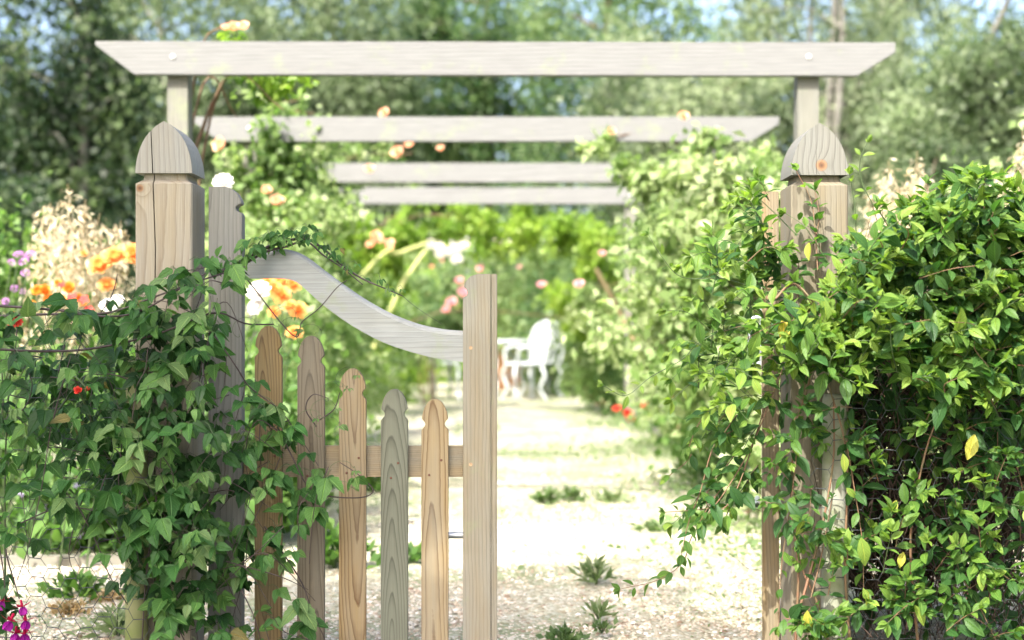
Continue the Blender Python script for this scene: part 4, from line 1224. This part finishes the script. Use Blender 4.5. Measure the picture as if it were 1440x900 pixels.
# ------------------------------------------------------------------ seats at the end of the path
def garden_chair(label, loc, rz):
    t = thing('garden_chair', label, 'chair', loc, 'white metal garden chairs')
    B = Vector(loc)
    def W(p):
        c, s_ = math.cos(rz), math.sin(rz)
        return B + Vector((p[0] * c - p[1] * s_, p[0] * s_ + p[1] * c, p[2]))
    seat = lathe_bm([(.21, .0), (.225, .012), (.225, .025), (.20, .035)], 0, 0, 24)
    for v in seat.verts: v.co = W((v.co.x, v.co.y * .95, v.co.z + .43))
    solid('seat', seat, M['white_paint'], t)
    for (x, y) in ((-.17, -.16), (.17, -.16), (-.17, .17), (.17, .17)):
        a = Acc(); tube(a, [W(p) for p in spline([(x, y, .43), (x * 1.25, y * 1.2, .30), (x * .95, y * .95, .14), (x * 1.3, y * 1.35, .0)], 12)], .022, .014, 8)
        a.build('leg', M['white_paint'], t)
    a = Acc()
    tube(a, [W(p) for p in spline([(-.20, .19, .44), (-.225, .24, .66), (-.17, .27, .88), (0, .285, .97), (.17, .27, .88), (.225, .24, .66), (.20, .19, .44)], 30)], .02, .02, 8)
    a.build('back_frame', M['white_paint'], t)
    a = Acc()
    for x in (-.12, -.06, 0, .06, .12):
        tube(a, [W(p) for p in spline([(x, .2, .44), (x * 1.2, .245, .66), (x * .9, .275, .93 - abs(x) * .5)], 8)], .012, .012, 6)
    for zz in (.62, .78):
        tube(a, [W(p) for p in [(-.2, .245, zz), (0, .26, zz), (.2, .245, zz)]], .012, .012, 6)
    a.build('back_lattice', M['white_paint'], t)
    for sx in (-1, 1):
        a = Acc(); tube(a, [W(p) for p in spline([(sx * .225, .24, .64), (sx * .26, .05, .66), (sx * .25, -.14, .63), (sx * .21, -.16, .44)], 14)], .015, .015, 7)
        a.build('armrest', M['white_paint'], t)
    return t


garden_chair("white metal garden chair facing right beside the meeting stile", (.14, 17.6, 0), R(-70))
garden_chair("white metal garden chair turned to show its back at the path's end", (.36, 18.3, 0), R(200))
garden_chair("white metal garden chair half hidden behind the low end of the arched rail", (-.72, 17.8, 0), R(60))
tb = thing('garden_table', "round white metal garden table standing between the white chairs", 'table', (-.18, 18.3, 0))
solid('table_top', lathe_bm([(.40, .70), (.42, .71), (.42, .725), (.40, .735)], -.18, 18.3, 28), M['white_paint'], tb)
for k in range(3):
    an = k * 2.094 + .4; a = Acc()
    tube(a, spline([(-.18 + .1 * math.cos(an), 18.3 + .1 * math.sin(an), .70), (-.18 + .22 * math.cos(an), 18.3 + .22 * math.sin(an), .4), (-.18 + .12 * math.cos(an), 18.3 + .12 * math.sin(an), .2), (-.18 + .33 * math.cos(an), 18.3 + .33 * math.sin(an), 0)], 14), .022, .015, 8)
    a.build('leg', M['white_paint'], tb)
# orange-brown planter on the far side
pt = thing('wooden_planter', "orange brown wooden planter box beyond the white chairs", 'planter', (-.13, 20.6, 0))
bm = extrude_xz([(-.36, .0), (.12, .0), (.14, .66), (-.38, .66)], 20.4, 20.85)
solid('box', bm, M['planter'], pt, .01)
solid('rim', box_bm(-.42, .18, 20.36, 20.89, .661, .70), M['beam'], pt, .006)
solid('soil', box_bm(-.34, .10, 20.44, 20.81, .60, .715), M['soil'], pt)
# tipped pot under the right hand shrubs
po = thing('tipped_pot', "tan rimmed pot lying on its side at the foot of the right shrubs", 'pot', (1.02, 16.2, .17))
pr = [(.10, -.30), (.115, -.28), (.165, -.02), (.185, -.02), (.185, .04), (.16, .04), (.14, -.02), (.10, -.26), (.02, -.265)]
bm = bmesh.new(); seg = 22
rings = [[bm.verts.new((1.02 + r_ * math.cos(2 * math.pi * k / seg), 16.2 - h_ * .9 - .0, .19 + r_ * math.sin(2 * math.pi * k / seg))) for k in range(seg)] for r_, h_ in pr]
for a, b in zip(rings, rings[1:]):
    for k in range(seg): bm.faces.new((a[k], a[(k + 1) % seg], b[(k + 1) % seg], b[k]))
bm.faces.new(rings[0]); bm.faces.new(rings[-1][::-1])
po2 = solid('pot_body', bm, M['terracotta'], po, smooth=True)

# ------------------------------------------------------------------ border shrubs
shrub('border_shrub', "pale green shrub right of the path in front of the third pergola post", 'shrub', (1.55, 10.2, .55), (.55, .7, .65), 5200, .065, M['f_rose'], 'border shrubs', tone=.7)
shrub('border_shrub', "low leafy shrub spilling onto the gravel right of the path", 'shrub', (1.45, 8.2, .35), (.5, .8, .45), 4200, .06, M['f_bed'], 'border shrubs', tone=.8)
shrub('border_shrub', "bright shrub behind the open gate leaf", 'shrub', (1.55, 6.4, .5), (.5, .7, .62), 4600, .06, M['f_rose'], 'border shrubs', tone=.75)
shrub('border_shrub', "brownish green shrub arching over the tipped pot", 'shrub', (1.25, 15.0, .75), (.6, .9, .75), 6000, .07, M['f_rose'], 'border shrubs', tone=.35)
shrub('border_shrub', "rounded green shrub behind the white chairs on the right", 'shrub', (.95, 19.0, .8), (.8, .9, .9), 5600, .085, M['f_mid'], 'border shrubs', tone=.7)
shrub('border_shrub', "mid green shrub behind the white chairs on the left", 'shrub', (-1.7, 17.5, .7), (.9, 1.2, .85), 6000, .08, M['f_lime'], 'border shrubs', tone=.55)
shrub('border_shrub', "leafy shrub filling the left border behind the pickets", 'shrub', (-1.55, 10.0, .5), (.6, 1.3, .62), 6500, .065, M['f_rose'], 'border shrubs', tone=.6)
shrub('border_shrub', "low green shrub behind the first pickets", 'shrub', (-1.35, 6.6, .42), (.5, .8, .5), 4600, .06, M['f_bed'], 'border shrubs', tone=.7)
shrub('border_shrub', "tall pale shrub between the gate hinge and the roses", 'shrub', (-1.45, 7.9, .75), (.45, .6, .78), 4600, .06, M['f_rose'], 'border shrubs', tone=.78)
shrub('border_shrub', "grey green shrub behind the sunlit hedge at the right", 'shrub', (2.6, 6.6, .8), (.8, .8, .8), 5200, .06, M['f_rose'], 'border shrubs', tone=.7)
shrub('border_shrub', "light green shrub at the far left edge above the vine", 'shrub', (-2.65, 7.4, .75), (.5, .6, .72), 4200, .055, M['f_bed'], 'border shrubs', tone=.75)
shrub('border_shrub', "leafy plants low in the left bed under the vine", 'shrub', (-1.75, 6.0, .34), (.9, .55, .42), 9500, .055, M['f_bed'], 'border shrubs', tone=.42)
# edging board of the left bed
solid_e = thing('edging_board', "weathered edging board along the front of the left flower bed", 'board', (-1.9, 5.25, 0))
solid('board', box_bm(-2.6, -1.35, 5.25, 5.29, -.02, .055), M['edging'], solid_e, .003)

# ------------------------------------------------------------------ flowers; left-bed ones pushed back along the line of sight, most blooms enlarged
flower_plant('dahlia', "tall dahlia with soft orange blooms left of the left post", 'dahlia', (-1.74, 5.85, 0), [(P(142, 375, 5.74), 0.0529), (P(163, 363, 5.74), 0.0529), (P(188, 358, 5.85), 0.0476), (P(150, 402, 5.74), 0.0370), (P(118, 357, 5.96), 0.0169)], 'dahlia', 'pet_orange', group='orange dahlias')
flower_plant('dahlia', "dahlia with orange blooms seen under the arched rail", 'dahlia', (-1.07, 5.85, 0), [(P(385, 408, 5.85), 0.0381), (P(395, 416, 5.85), 0.0423), (P(412, 402, 5.96), 0.0381), (P(395, 398, 5.96), 0.0381), (P(378, 400, 5.96), 0.0360), (P(420, 438, 5.85), 0.0402), (P(408, 432, 5.74), 0.0317), (P(385, 440, 5.85), 0.0275), (P(414, 470, 5.74), 0.0360)], 'dahlia', 'pet_orange', group='orange dahlias', leaves=120)
flower_plant('dahlia', "low plant with orange and cream flowers at the vine's upper edge", 'dahlia', (-1.98, 5.55, 0), [(P(55, 412, 5.44), 0.0319), (P(72, 425, 5.44), 0.0319), (P(98, 408, 5.44), 0.0319), (P(45, 430, 5.44), 0.0213), (P(82, 400, 5.44), 0.0192), (P(110, 420, 5.44), 0.0234), (P(64, 410, 5.44), 0.0277), (P(88, 425, 5.38), 0.0256), (P(120, 428, 5.44), 0.0213)], 'rose', 'pet_tangerine', group='orange dahlias')
flower_plant('dahlia', "white dahlia hanging behind the hinge stile", 'dahlia', (-1.03, 5.25, 0), [(P(365, 412, 5.36), 0.0472), (P(362, 432, 5.36), 0.0365)], 'dahlia', 'pet_white', group='white dahlias', leaves=24)
flower_plant('dahlia', "tall white dahlia showing above the hinge stile", 'dahlia', (-1.13, 5.55, 0), [(P(314, 258, 5.44), 0.0405)], 'dahlia', 'pet_white', group='white dahlias', leaves=14, lz=(.1, .6))
flower_plant('dahlia', "white dahlia low behind the vine left of the post", 'dahlia', (-1.55, 5.15, 0), [(P(152, 432, 5.04), 0.0323), (P(165, 424, 5.15), 0.0258)], 'dahlia', 'pet_white', group='white dahlias', leaves=14)
flower_plant('red_flower', "small scarlet flowers among the orange ones", 'flower', (-1.82, 5.40, 0), [(P(102, 418, 5.23), 0.0214), (P(118, 422, 5.23), 0.0214), (P(125, 436, 5.23), 0.0192), (P(86, 401, 5.23), 0.0150), (P(74, 422, 5.23), 0.0150)], 'flat', 'pet_red', group='red flowers', leaves=70)
flower_plant('red_flower', "red and white drooping flower at the left edge", 'flower', (-1.30, 3.75, 0), [(P(20, 447, 3.62), .024)], 'dahlia', 'pet_red', group='red flowers', leaves=0, face=(0, -.7, -.25))
flower_plant('red_flower', "little red rosebuds among the clematis leaves", 'flower', (-1.10, 3.56, .66), [(P(111, 550, 3.44), .013), (P(124, 548, 3.45), .009)], 'rose', 'pet_red', group='red flowers', leaves=0)
flower_plant('verbena', "purple verbena heads on wiry stems at the left edge", 'verbena', (-2.03, 5.65, 0), [(P(26, 358, 5.65), 0.0202), (P(43, 358, 5.65), 0.0212), (P(34, 367, 5.65), 0.0234), (P(16, 369, 5.65), 0.0159), (P(36, 384, 5.65), 0.0191), (P(20, 406, 5.65), 0.0159), (P(32, 410, 5.65), 0.0117), (P(8, 424, 5.42), 0.0149)], 'head', 'pet_purple', leaves=30, lsize=.05)
flower_plant('mallow', "lilac flowers low in the left bed", 'mallow', (-1.76, 5.75, 0), [(P(x, y, 5.6), r_) for x, y, r_ in ((33, 690, .028), (85, 705, .026), (95, 706, .022), (62, 711, .016), (108, 683, .014), (131, 679, .012), (170, 669, .016), (137, 708, .016), (114, 751, .020), (104, 743, .014), (77, 718, .016), (50, 724, .012))], 'flat', 'pet_lilac', leaves=330, lsize=.06, face=(0, -.8, .4), sr=.0022, lz=(.05, .95))
fu = thing('fuchsia', "magenta fuchsia flowers dangling at the bottom left corner", 'fuchsia', (-1.30, 3.45, 0))
s = Acc(); tube(s, spline([(-1.30, 3.45, -.02), P(-5, 740, 3.45), P(12, 790, 3.44), P(28, 842, 3.44)], 14), .003, .0015, 5); tube(s, spline([P(-5, 745, 3.45), P(5, 800, 3.45), P(8, 840, 3.45)], 8), .0022, .0015, 4)
s.build('stem', M['stem_dark'], fu)
for x, y, r_ in ((30, 843, .030), (20, 862, .034), (36, 862, .030), (24, 880, .030), (35, 880, .032), (6, 835, .03), (-4, 845, .03)):
    bloom(fu, 'fuchsia', 'pet_magenta', P(x, y, 3.43 + rng.uniform(0, .03)), r_, (0, .05, 1))
f = Acc(); pp = PX(np.column_stack([rng.uniform(-30, 22, 60), rng.uniform(800, 910, 60)]), rng.uniform(3.44, 3.56, 60))
add_leaves(f, LEAF_CLEM[0], pp, rand_dir(60) + np.array([0, 0, -.5]), rand_dir(60) + np.array([0, -.6, .8]), rng.uniform(.02, .04, 60), rng.uniform(0, .4, 60))
tag(f.build('foliage', M['foli_clem'], fu), kind='stuff')
flower_plant('red_flower', "coral red flowers low on the right of the path", 'flower', (1.35, 11.2, 0), [(P(868, 577, 11), .04), (P(882, 583, 11), .05), (P(886, 590, 11), .045), (P(908, 572, 10.6), .04)], 'rose', 'pet_red', group='red flowers', leaves=60)


# plumed grasses
def plume_grass(label, base, tips, r_, nsp, size=.022):
    t = thing('plume_grass', label, 'ornamental grass', base, 'straw coloured plume grasses')
    s = Acc(); f = Acc()
    for tip in tips:
        tip = np.array(tip, float); b0 = np.array(base) + np.array([rng.normal(0, .08), rng.normal(0, .08), -.02])
        c = spline([b0, b0 * .45 + tip * .55 + np.array([0, 0, .22]), tip], 22)
        tube(s, c, .003, .0012, 4)
        u = rng.beta(2.6, 1.3, nsp); k = np.clip((u * 21).astype(int), 9, 21)
        pos = c[k] + rng.normal(0, r_, (nsp, 3)) * np.array([1, 1, .9]) * (1.15 - u)[:, None] * 2
        add_leaves(f, BLADE, pos, rand_dir(nsp) + np.array([0, 0, -1.0]), rand_dir(nsp) + np.array([0, -.5, .3]), size * rng.uniform(.6, 1.5, nsp), np.clip(rng.normal(.55, .22, nsp), 0, 1))
    bl = Acc()
    n_ = 70; a = rng.uniform(0, 6.28, n_)
    for k in range(n_):
        d = np.array([math.cos(a[k]), math.sin(a[k]), 0]); L = rng.uniform(.25, .5)
        b0 = np.array(base) + d * .04
        tube(bl, spline([b0, b0 + d * L * .4 + np.array([0, 0, L]), b0 + d * L + np.array([0, 0, L * .8])], 6), .003, .001, 3, .3)
    s.build('stem', M['stem_tan'], t); tag(f.build('plume', M['f_straw'], t), kind='stuff'); tag(bl.build('blade', M['f_weed'], t), kind='stuff')


plume_grass("big straw coloured grass plumes left of the left post", (-1.95, 6.3, 0), [P(x, y, 6.2 + rng.normal(0, .15)) for x, y in ((95, 258), (70, 285), (120, 280), (140, 300), (110, 320), (85, 330), (150, 340), (170, 310), (65, 320), (182, 330), (130, 370), (100, 380), (75, 300), (160, 370), (120, 400), (60, 290), (180, 350), (145, 395))], .05, 250, .032)
plume_grass("pale grass plumes showing between the right post and the dark shrub", (1.75, 6.3, 0), [P(x, y, 6.3 + rng.normal(0, .15)) for x, y in ((1290, 212), (1250, 225), (1275, 250), (1235, 250), (1295, 235), (1260, 275), (1220, 265), (1285, 290))], .05, 300, .034)
plume_grass("tall straw oat grass at the right edge above the hedge", (2.15, 5.9, 0), [P(x, y, 5.8 + rng.normal(0, .12)) for x, y in ((1438, 182), (1432, 205), (1400, 240), (1440, 240), (1415, 265), (1380, 268), (1450, 262), (1470, 230), (1425, 285), (1390, 290))], .04, 210, .034)

# weeds in the gravel
def weed(label, x, y, r_, h_, n_, group='weeds growing in the gravel', mat='f_weed', tone=.5, base=BLADE, size=.06):
    t = thing('weed_clump', label, 'weed', (x, y, 0), group)
    f = Acc(); a = rng.uniform(0, 6.28, n_); rr = np.abs(rng.normal(0, .5, n_)) * r_
    pos = np.stack([x + rr * np.cos(a), y + rr * np.sin(a), rng.uniform(0, .7, n_) * h_ * (1 - .5 * np.clip(rr / r_, 0, 1))], -1)
    T = np.stack([np.cos(a) * .8, np.sin(a) * .8, rng.uniform(.2, 1.2, n_)], -1) + rng.normal(0, .3, (n_, 3))
    add_leaves(f, base, pos, T, rand_dir(n_) + np.array([0, -.3, .9]), size * rng.uniform(.6, 1.4, n_), np.clip(rng.normal(tone, .2, n_), 0, 1))
    tag(f.build('foliage', M[mat], t), kind='stuff')
    s = Acc()
    for k in range(6):
        b0 = np.array([x, y, -.01]); d = np.array([math.cos(k), math.sin(k), 0]) * r_ * .5
        tube(s, [b0, b0 + d * .5 + np.array([0, 0, h_ * .5]), b0 + d + np.array([0, 0, h_ * .85])], .0025, .001, 4)
    s.build('stem', M['stem_green'], t)


def gpos(px, py):
    d = FPX * CAM_Z / (py - 460)
    return (px - 720) / FPX * d, d


WEEDS = [("grassy weed tuft in the gravel right of the gate", 842, 868, .045, .045, 60, 'f_weed', .75, BLADE, .036),
         ("bushy dark weed at the bottom edge right of the gate", 792, 905, .05, .06, 130, 'f_weed', .2, LEAF_FAR, .024),
         ("feathery grey green weed behind the grassy tuft", 838, 820, .05, .09, 90, 'f_weed', .7, BLADE, .05),
         ("small flat weed below the grassy tuft", 846, 885, .04, .03, 40, 'f_weed', .4, LEAF_FAR, .022),
         ("green weed beside the loose shoots right of the path", 925, 752, .10, .06, 80, 'f_weed', .6, LEAF_FAR, .045),
         ("faint weed tuft in the middle of the path", 765, 708, .08, .10, 70, 'f_weed', .55, LEAF_FAR, .045),
         ("second faint tuft across the path", 805, 706, .06, .09, 60, 'f_weed', .55, LEAF_FAR, .045),
         ("straggling weed line far across the path", 860, 705, .10, .05, 60, 'f_weed', .7, LEAF_FAR, .045),
         ("spreading weed by the pebbles behind the honeysuckle", 985, 745, .14, .10, 110, 'f_bed', .7, LEAF_FAR, .05),
         ("leafy weed on the gravel below the left vine", 112, 845, .16, .11, 150, 'f_bed', .5, LEAF_FAR, .04),
         ("silvery weed at the foot of the green pole", 165, 895, .10, .10, 120, 'f_weed', .9, BLADE, .05),
         ("weed between the third and fourth pickets", 530, 690, .12, .16, 120, 'f_bed', .6, LEAF_FAR, .06),
         ("weed behind the fourth picket low down", 575, 790, .09, .06, 70, 'f_bed', .5, LEAF_FAR, .045),
         ("green weed behind the second picket", 470, 800, .14, .22, 160, 'f_bed', .55, LEAF_FAR, .06)]
for lab, px, py, r_, h_, n_, mt, tn, bs, sz in WEEDS:
    x, y = gpos(px, py); weed(lab, x, y, r_, h_, n_, mat=mt, tone=tn, base=bs, size=sz)
for lab, px, py, r_ in (("ochre brown mossy clump on the gravel below the left vine", 98, 868, .075), ("ochre seedy clump beside the green pole", 153, 850, .055)):
    x, y = gpos(px, py)
    weed(lab, x, y, r_, .07, 240, mat='f_straw', tone=.0, base=LEAF_FAR, size=.018, group='ochre clumps on the gravel')
# thin ground cover on the gravel
gc = Acc(); n_ = 22000
dd = 1 / rng.uniform(1 / 16, 1 / 4.2, n_); pxs = rng.uniform(-40, 1300, n_); X_ = (pxs - 720) / FPX * dd
msk = (np.sin(X_ * 2.3 + dd * 1.1) + np.sin(X_ * 1.1 - dd * 2.7 + 1) + rng.normal(0, .5, n_)) > .95
X_, dd = X_[msk], dd[msk]; k_ = len(X_)
add_leaves(gc, LEAF_FAR, np.stack([X_, dd, gz(X_, dd) + .006], -1), np.column_stack([rng.normal(0, 1, (k_, 2)), np.full(k_, .35)]), np.tile([0, -.2, 1.], (k_, 1)) + rng.normal(0, .3, (k_, 3)), rng.uniform(.007, .019, k_) * (dd / 5.5), np.clip(rng.normal(.6, .2, k_), 0, 1))
k_ = 5200; dd = rng.uniform(5.2, 14.5, k_); X_ = 1.28 - np.abs(rng.normal(0, .22, k_)) * (1 + .8 * np.sin(dd * 2.6)) + rng.normal(0, .05, k_)
add_leaves(gc, LEAF_FAR, np.stack([X_, dd, rng.uniform(.005, .06, k_)], -1), np.column_stack([rng.normal(0, 1, (k_, 2)), np.full(k_, .6)]), np.tile([0, -.3, 1.], (k_, 1)) + rng.normal(0, .4, (k_, 3)), rng.uniform(.02, .045, k_), np.clip(rng.normal(.65, .2, k_), 0, 1))
k_ = 3000; dd = rng.uniform(7.5, 13.5, k_); X_ = rng.uniform(-.5, 1.2, k_); m_ = np.sin(X_ * 3.1 + dd * 1.3) + np.sin(dd * 2.1 - X_) > .7; X_, dd = X_[m_], dd[m_]; k_ = len(X_)
add_leaves(gc, LEAF_FAR, np.stack([X_, dd, rng.uniform(.005, .03, k_)], -1), np.column_stack([rng.normal(0, 1, (k_, 2)), np.full(k_, .5)]), np.tile([0, -.3, 1.], (k_, 1)) + rng.normal(0, .4, (k_, 3)), rng.uniform(.02, .045, k_), np.clip(rng.normal(.7, .2, k_), 0, 1))
tag(gc.build('ground_cover', M['f_weed']), "sparse green seedlings over the gravel", kind='stuff')


# ------------------------------------------------------------------ trees
rng = np.random.default_rng(31)


def tree(name, label, base, h, trunk_r, bark, mat, blobs, nclump, cr, nleaf, size, tone=.5, weep=.0, lean=0.0, forks=1, leafb=LEAF_FAR, group='trees behind the garden', nbr=14, tsd=.32, dens=1.35, front=0.0):
    """blobs: list of (x, y, z, rx, ry, rz)"""
    t = thing(name, label, 'tree', (base[0], base[1], 0), group)
    s = Acc(); b0 = np.array([base[0], base[1] - front, -.1])
    trunks = []
    for k in range(forks):
        top = b0 + np.array([lean + (rng.normal(0, .5) if forks > 1 else 0), rng.normal(0, .3), h])
        bb = b0 + (np.array([rng.normal(0, .35), rng.normal(0, .3), 0]) if forks > 1 else 0)
        c = spline([bb, bb * .6 + top * .4 + rng.normal(0, .1, 3), bb * .25 + top * .75 + rng.normal(0, .15, 3), top], 18)
        tube(s, c, trunk_r, trunk_r * .25, 8); trunks.append(c)
    cl = np.vstack([ell_clumps(b_[:3], b_[3:], max(6, int(1.05 * nclump * b_[3] * b_[5] / sum(q_[3] * q_[5] for q_ in blobs))), cr) for b_ in blobs])
    nleaf = int(nleaf * dens); size *= 1.2
    for k in range(nbr):
        q_ = cl[rng.integers(len(cl))][:3]; c = trunks[rng.integers(len(trunks))]
        z = np.clip(q_[2] - rng.uniform(.3, 1.2), .8, h * .95); j = int(np.argmin(np.abs(c[:, 2] - z)))
        tube(s, spline([c[j], (c[j] + q_) / 2 + np.array([0, 0, .15]) + rng.normal(0, .1, 3), q_], 8), trunk_r * .35, trunk_r * .08, 5)
    s.build('trunk', M[bark], t)
    a = Acc(); cloud(a, cl, nleaf, size, leafb, weep, tone, tsd)
    tag(a.build('crown', M[mat], t), kind='stuff')


def tb_(px, d): return ((px - 720) / FPX * d, d)
def bl_(px, py, d, rx, rz, ry=None):
    p = P(px, py, d); return (p.x, p.y, p.z, rx / FPX * d, (ry or rx * .8) / FPX * d, rz / FPX * d)


tree('birch_tree', "dark weeping birch with sky gaps at the left edge", tb_(118, 19), 6.5, .10, 'birch_bark', 'f_dark', [bl_(40, 60, 19, 150, 160), bl_(120, 200, 19, 90, 170), bl_(10, 230, 19, 100, 150), bl_(90, 330, 19, 110, 90)], 190, .42, 21000, .085, .42, .7, nbr=20, front=.2)
tree('dark_shrub_tree', "very dark bushy evergreen low at the left edge", tb_(20, 13), 2.2, .07, 'bark', 'f_dark', [bl_(20, 330, 13, 90, 80), bl_(-20, 400, 13, 90, 80)], 60, .26, 7000, .06, .25, .1)
tree('birch_tree', "olive green birch behind the left end of the front beam", tb_(250, 26), 8.5, .11, 'birch_bark', 'f_birch', [bl_(260, 60, 26, 130, 190), bl_(220, 240, 26, 110, 130), bl_(330, 200, 26, 100, 150), bl_(300, 330, 26, 120, 100)], 230, .5, 26000, .10, .55, .7, nbr=20)
tree('birch_tree', "tall grey green birch left of centre", tb_(440, 28), 9, .11, 'birch_bark', 'f_birch', [bl_(440, 40, 28, 130, 180), bl_(400, 180, 28, 90, 110), bl_(500, 160, 28, 90, 130), bl_(440, 300, 28, 140, 120)], 230, .5, 26000, .10, .5, .7, nbr=18)
tree('evergreen_tree', "dark layered evergreen behind the middle of the beams", tb_(690, 32), 9, .22, 'bark', 'f_mid', [bl_(690, 20, 32, 140, 110), bl_(600, 110, 32, 90, 100), bl_(740, 120, 32, 130, 90), bl_(640, 200, 32, 130, 70), bl_(720, 270, 32, 180, 110), bl_(560, 230, 32, 110, 130)], 170, .62, 27000, .11, .4, .1, leafb=LEAF_FAR, nbr=26, tsd=.4)
tree('weeping_tree', "weeping green tree right of centre with blue gaps between strands", tb_(860, 29), 9, .13, 'bark', 'f_mid', [bl_(830, 30, 29, 110, 120), bl_(890, 150, 29, 80, 140), bl_(980, 60, 29, 60, 150), bl_(820, 260, 29, 120, 110)], 130, .5, 16000, .10, .45, 1.0, nbr=16)
tree('rounded_tree', "pale rounded bush tree above the right half of the front beam", tb_(960, 25), 4.6, .09, 'bark', 'f_pale', [bl_(910, 120, 26, 75, 80), bl_(1010, 120, 25, 90, 80), bl_(970, 230, 25, 130, 110)], 80, .45, 11000, .09, .55, .2)
tree('birch_tree', "pale multi stemmed birch behind the right end of the front beam", tb_(1170, 26), 8.5, .09, 'birch_bark', 'f_pale', [bl_(1150, 40, 26, 130, 180), bl_(1210, 190, 26, 110, 160), bl_(1100, 220, 26, 110, 140), bl_(1160, 340, 26, 140, 120)], 240, .5, 25000, .09, .5, .6, forks=5, nbr=26, front=.7)
tree('birch_tree', "slender pale birch between the beams' right ends and the olive tree", tb_(1260, 28), 9, .08, 'birch_bark', 'f_pale', [bl_(1270, 70, 28, 80, 190), bl_(1300, 240, 28, 110, 130)], 120, .5, 13000, .095, .4, .7, forks=2, front=.7)
tree('olive_tree', "olive green tree with bare grey branches at the right edge", tb_(1395, 17), 4.8, .10, 'birch_bark', 'f_olive', [bl_(1400, 130, 17, 110, 110), bl_(1320, 170, 17, 70, 90), bl_(1460, 230, 17, 120, 140), bl_(1370, 270, 17, 110, 110)], 170, .33, 19000, .07, .5, .2, nbr=34, front=.3)
tree('dark_shrub_tree', "dark grey green bush between the two right hand grasses", tb_(1330, 12), 1.9, .05, 'bark', 'f_olive', [bl_(1330, 265, 12, 60, 70), bl_(1330, 350, 12, 110, 90)], 60, .2, 6500, .05, .2, .1)
# hedge bank that closes the view at the end of the garden
for k, (px, d, rx, rz, lab, tn, mt) in enumerate(((150, 22, 230, 100, "dense hedge bank beyond the left flower bed", .4, 'f_mid'), (520, 23, 200, 120, "sunlit hedge bank behind the left roses", .55, 'f_lime'), (760, 24, 190, 110, "green hedge bank behind the far arch", .5, 'f_mid'), (980, 21, 190, 120, "pale hedge bank behind the right roses", .7, 'f_rose'), (1290, 18, 240, 110, "grey green hedge bank behind the right hedge", .4, 'f_birch'))):
    p = P(px, 440, d)
    shrub('hedge', lab, 'hedge', (p.x, d, .9), (rx / FPX * d, 1.0, 1.35), 9000, .09, M[mt], 'hedges round the garden', nclump=110, cr=.42, tone=tn)
# far wood
fw = Acc()
cl = np.column_stack([rng.uniform(-34, 34, 340), rng.uniform(44, 54, 340), rng.uniform(0, 1, 340) ** .7 * 13.6, rng.uniform(.8, 1.7, 340)])
cloud(fw, cl, 52000, .26, LEAF_FAR, .3, .45, .2)
tag(fw.build('distant_woods', M['f_dark']), "far wood that closes the view behind the garden trees", kind='stuff')


# unseen tree added near the camera to shade the gate and the clematis
rng = np.random.default_rng(23)
tree('shade_tree', "unseen leafy tree added on the near side of the gate for its shade", (-3.3, -1.4), 5.6, .10, 'bark', 'f_mid', [(-2.85, -.2, 5.1, 1.25, .9, 1.0), (-3.5, -.4, 4.6, .9, .8, .9), (-2.38, -.25, 5.62, .72, .6, .62)], 110, .30, 12500, .085, .5, .1, group=None, dens=1.0)
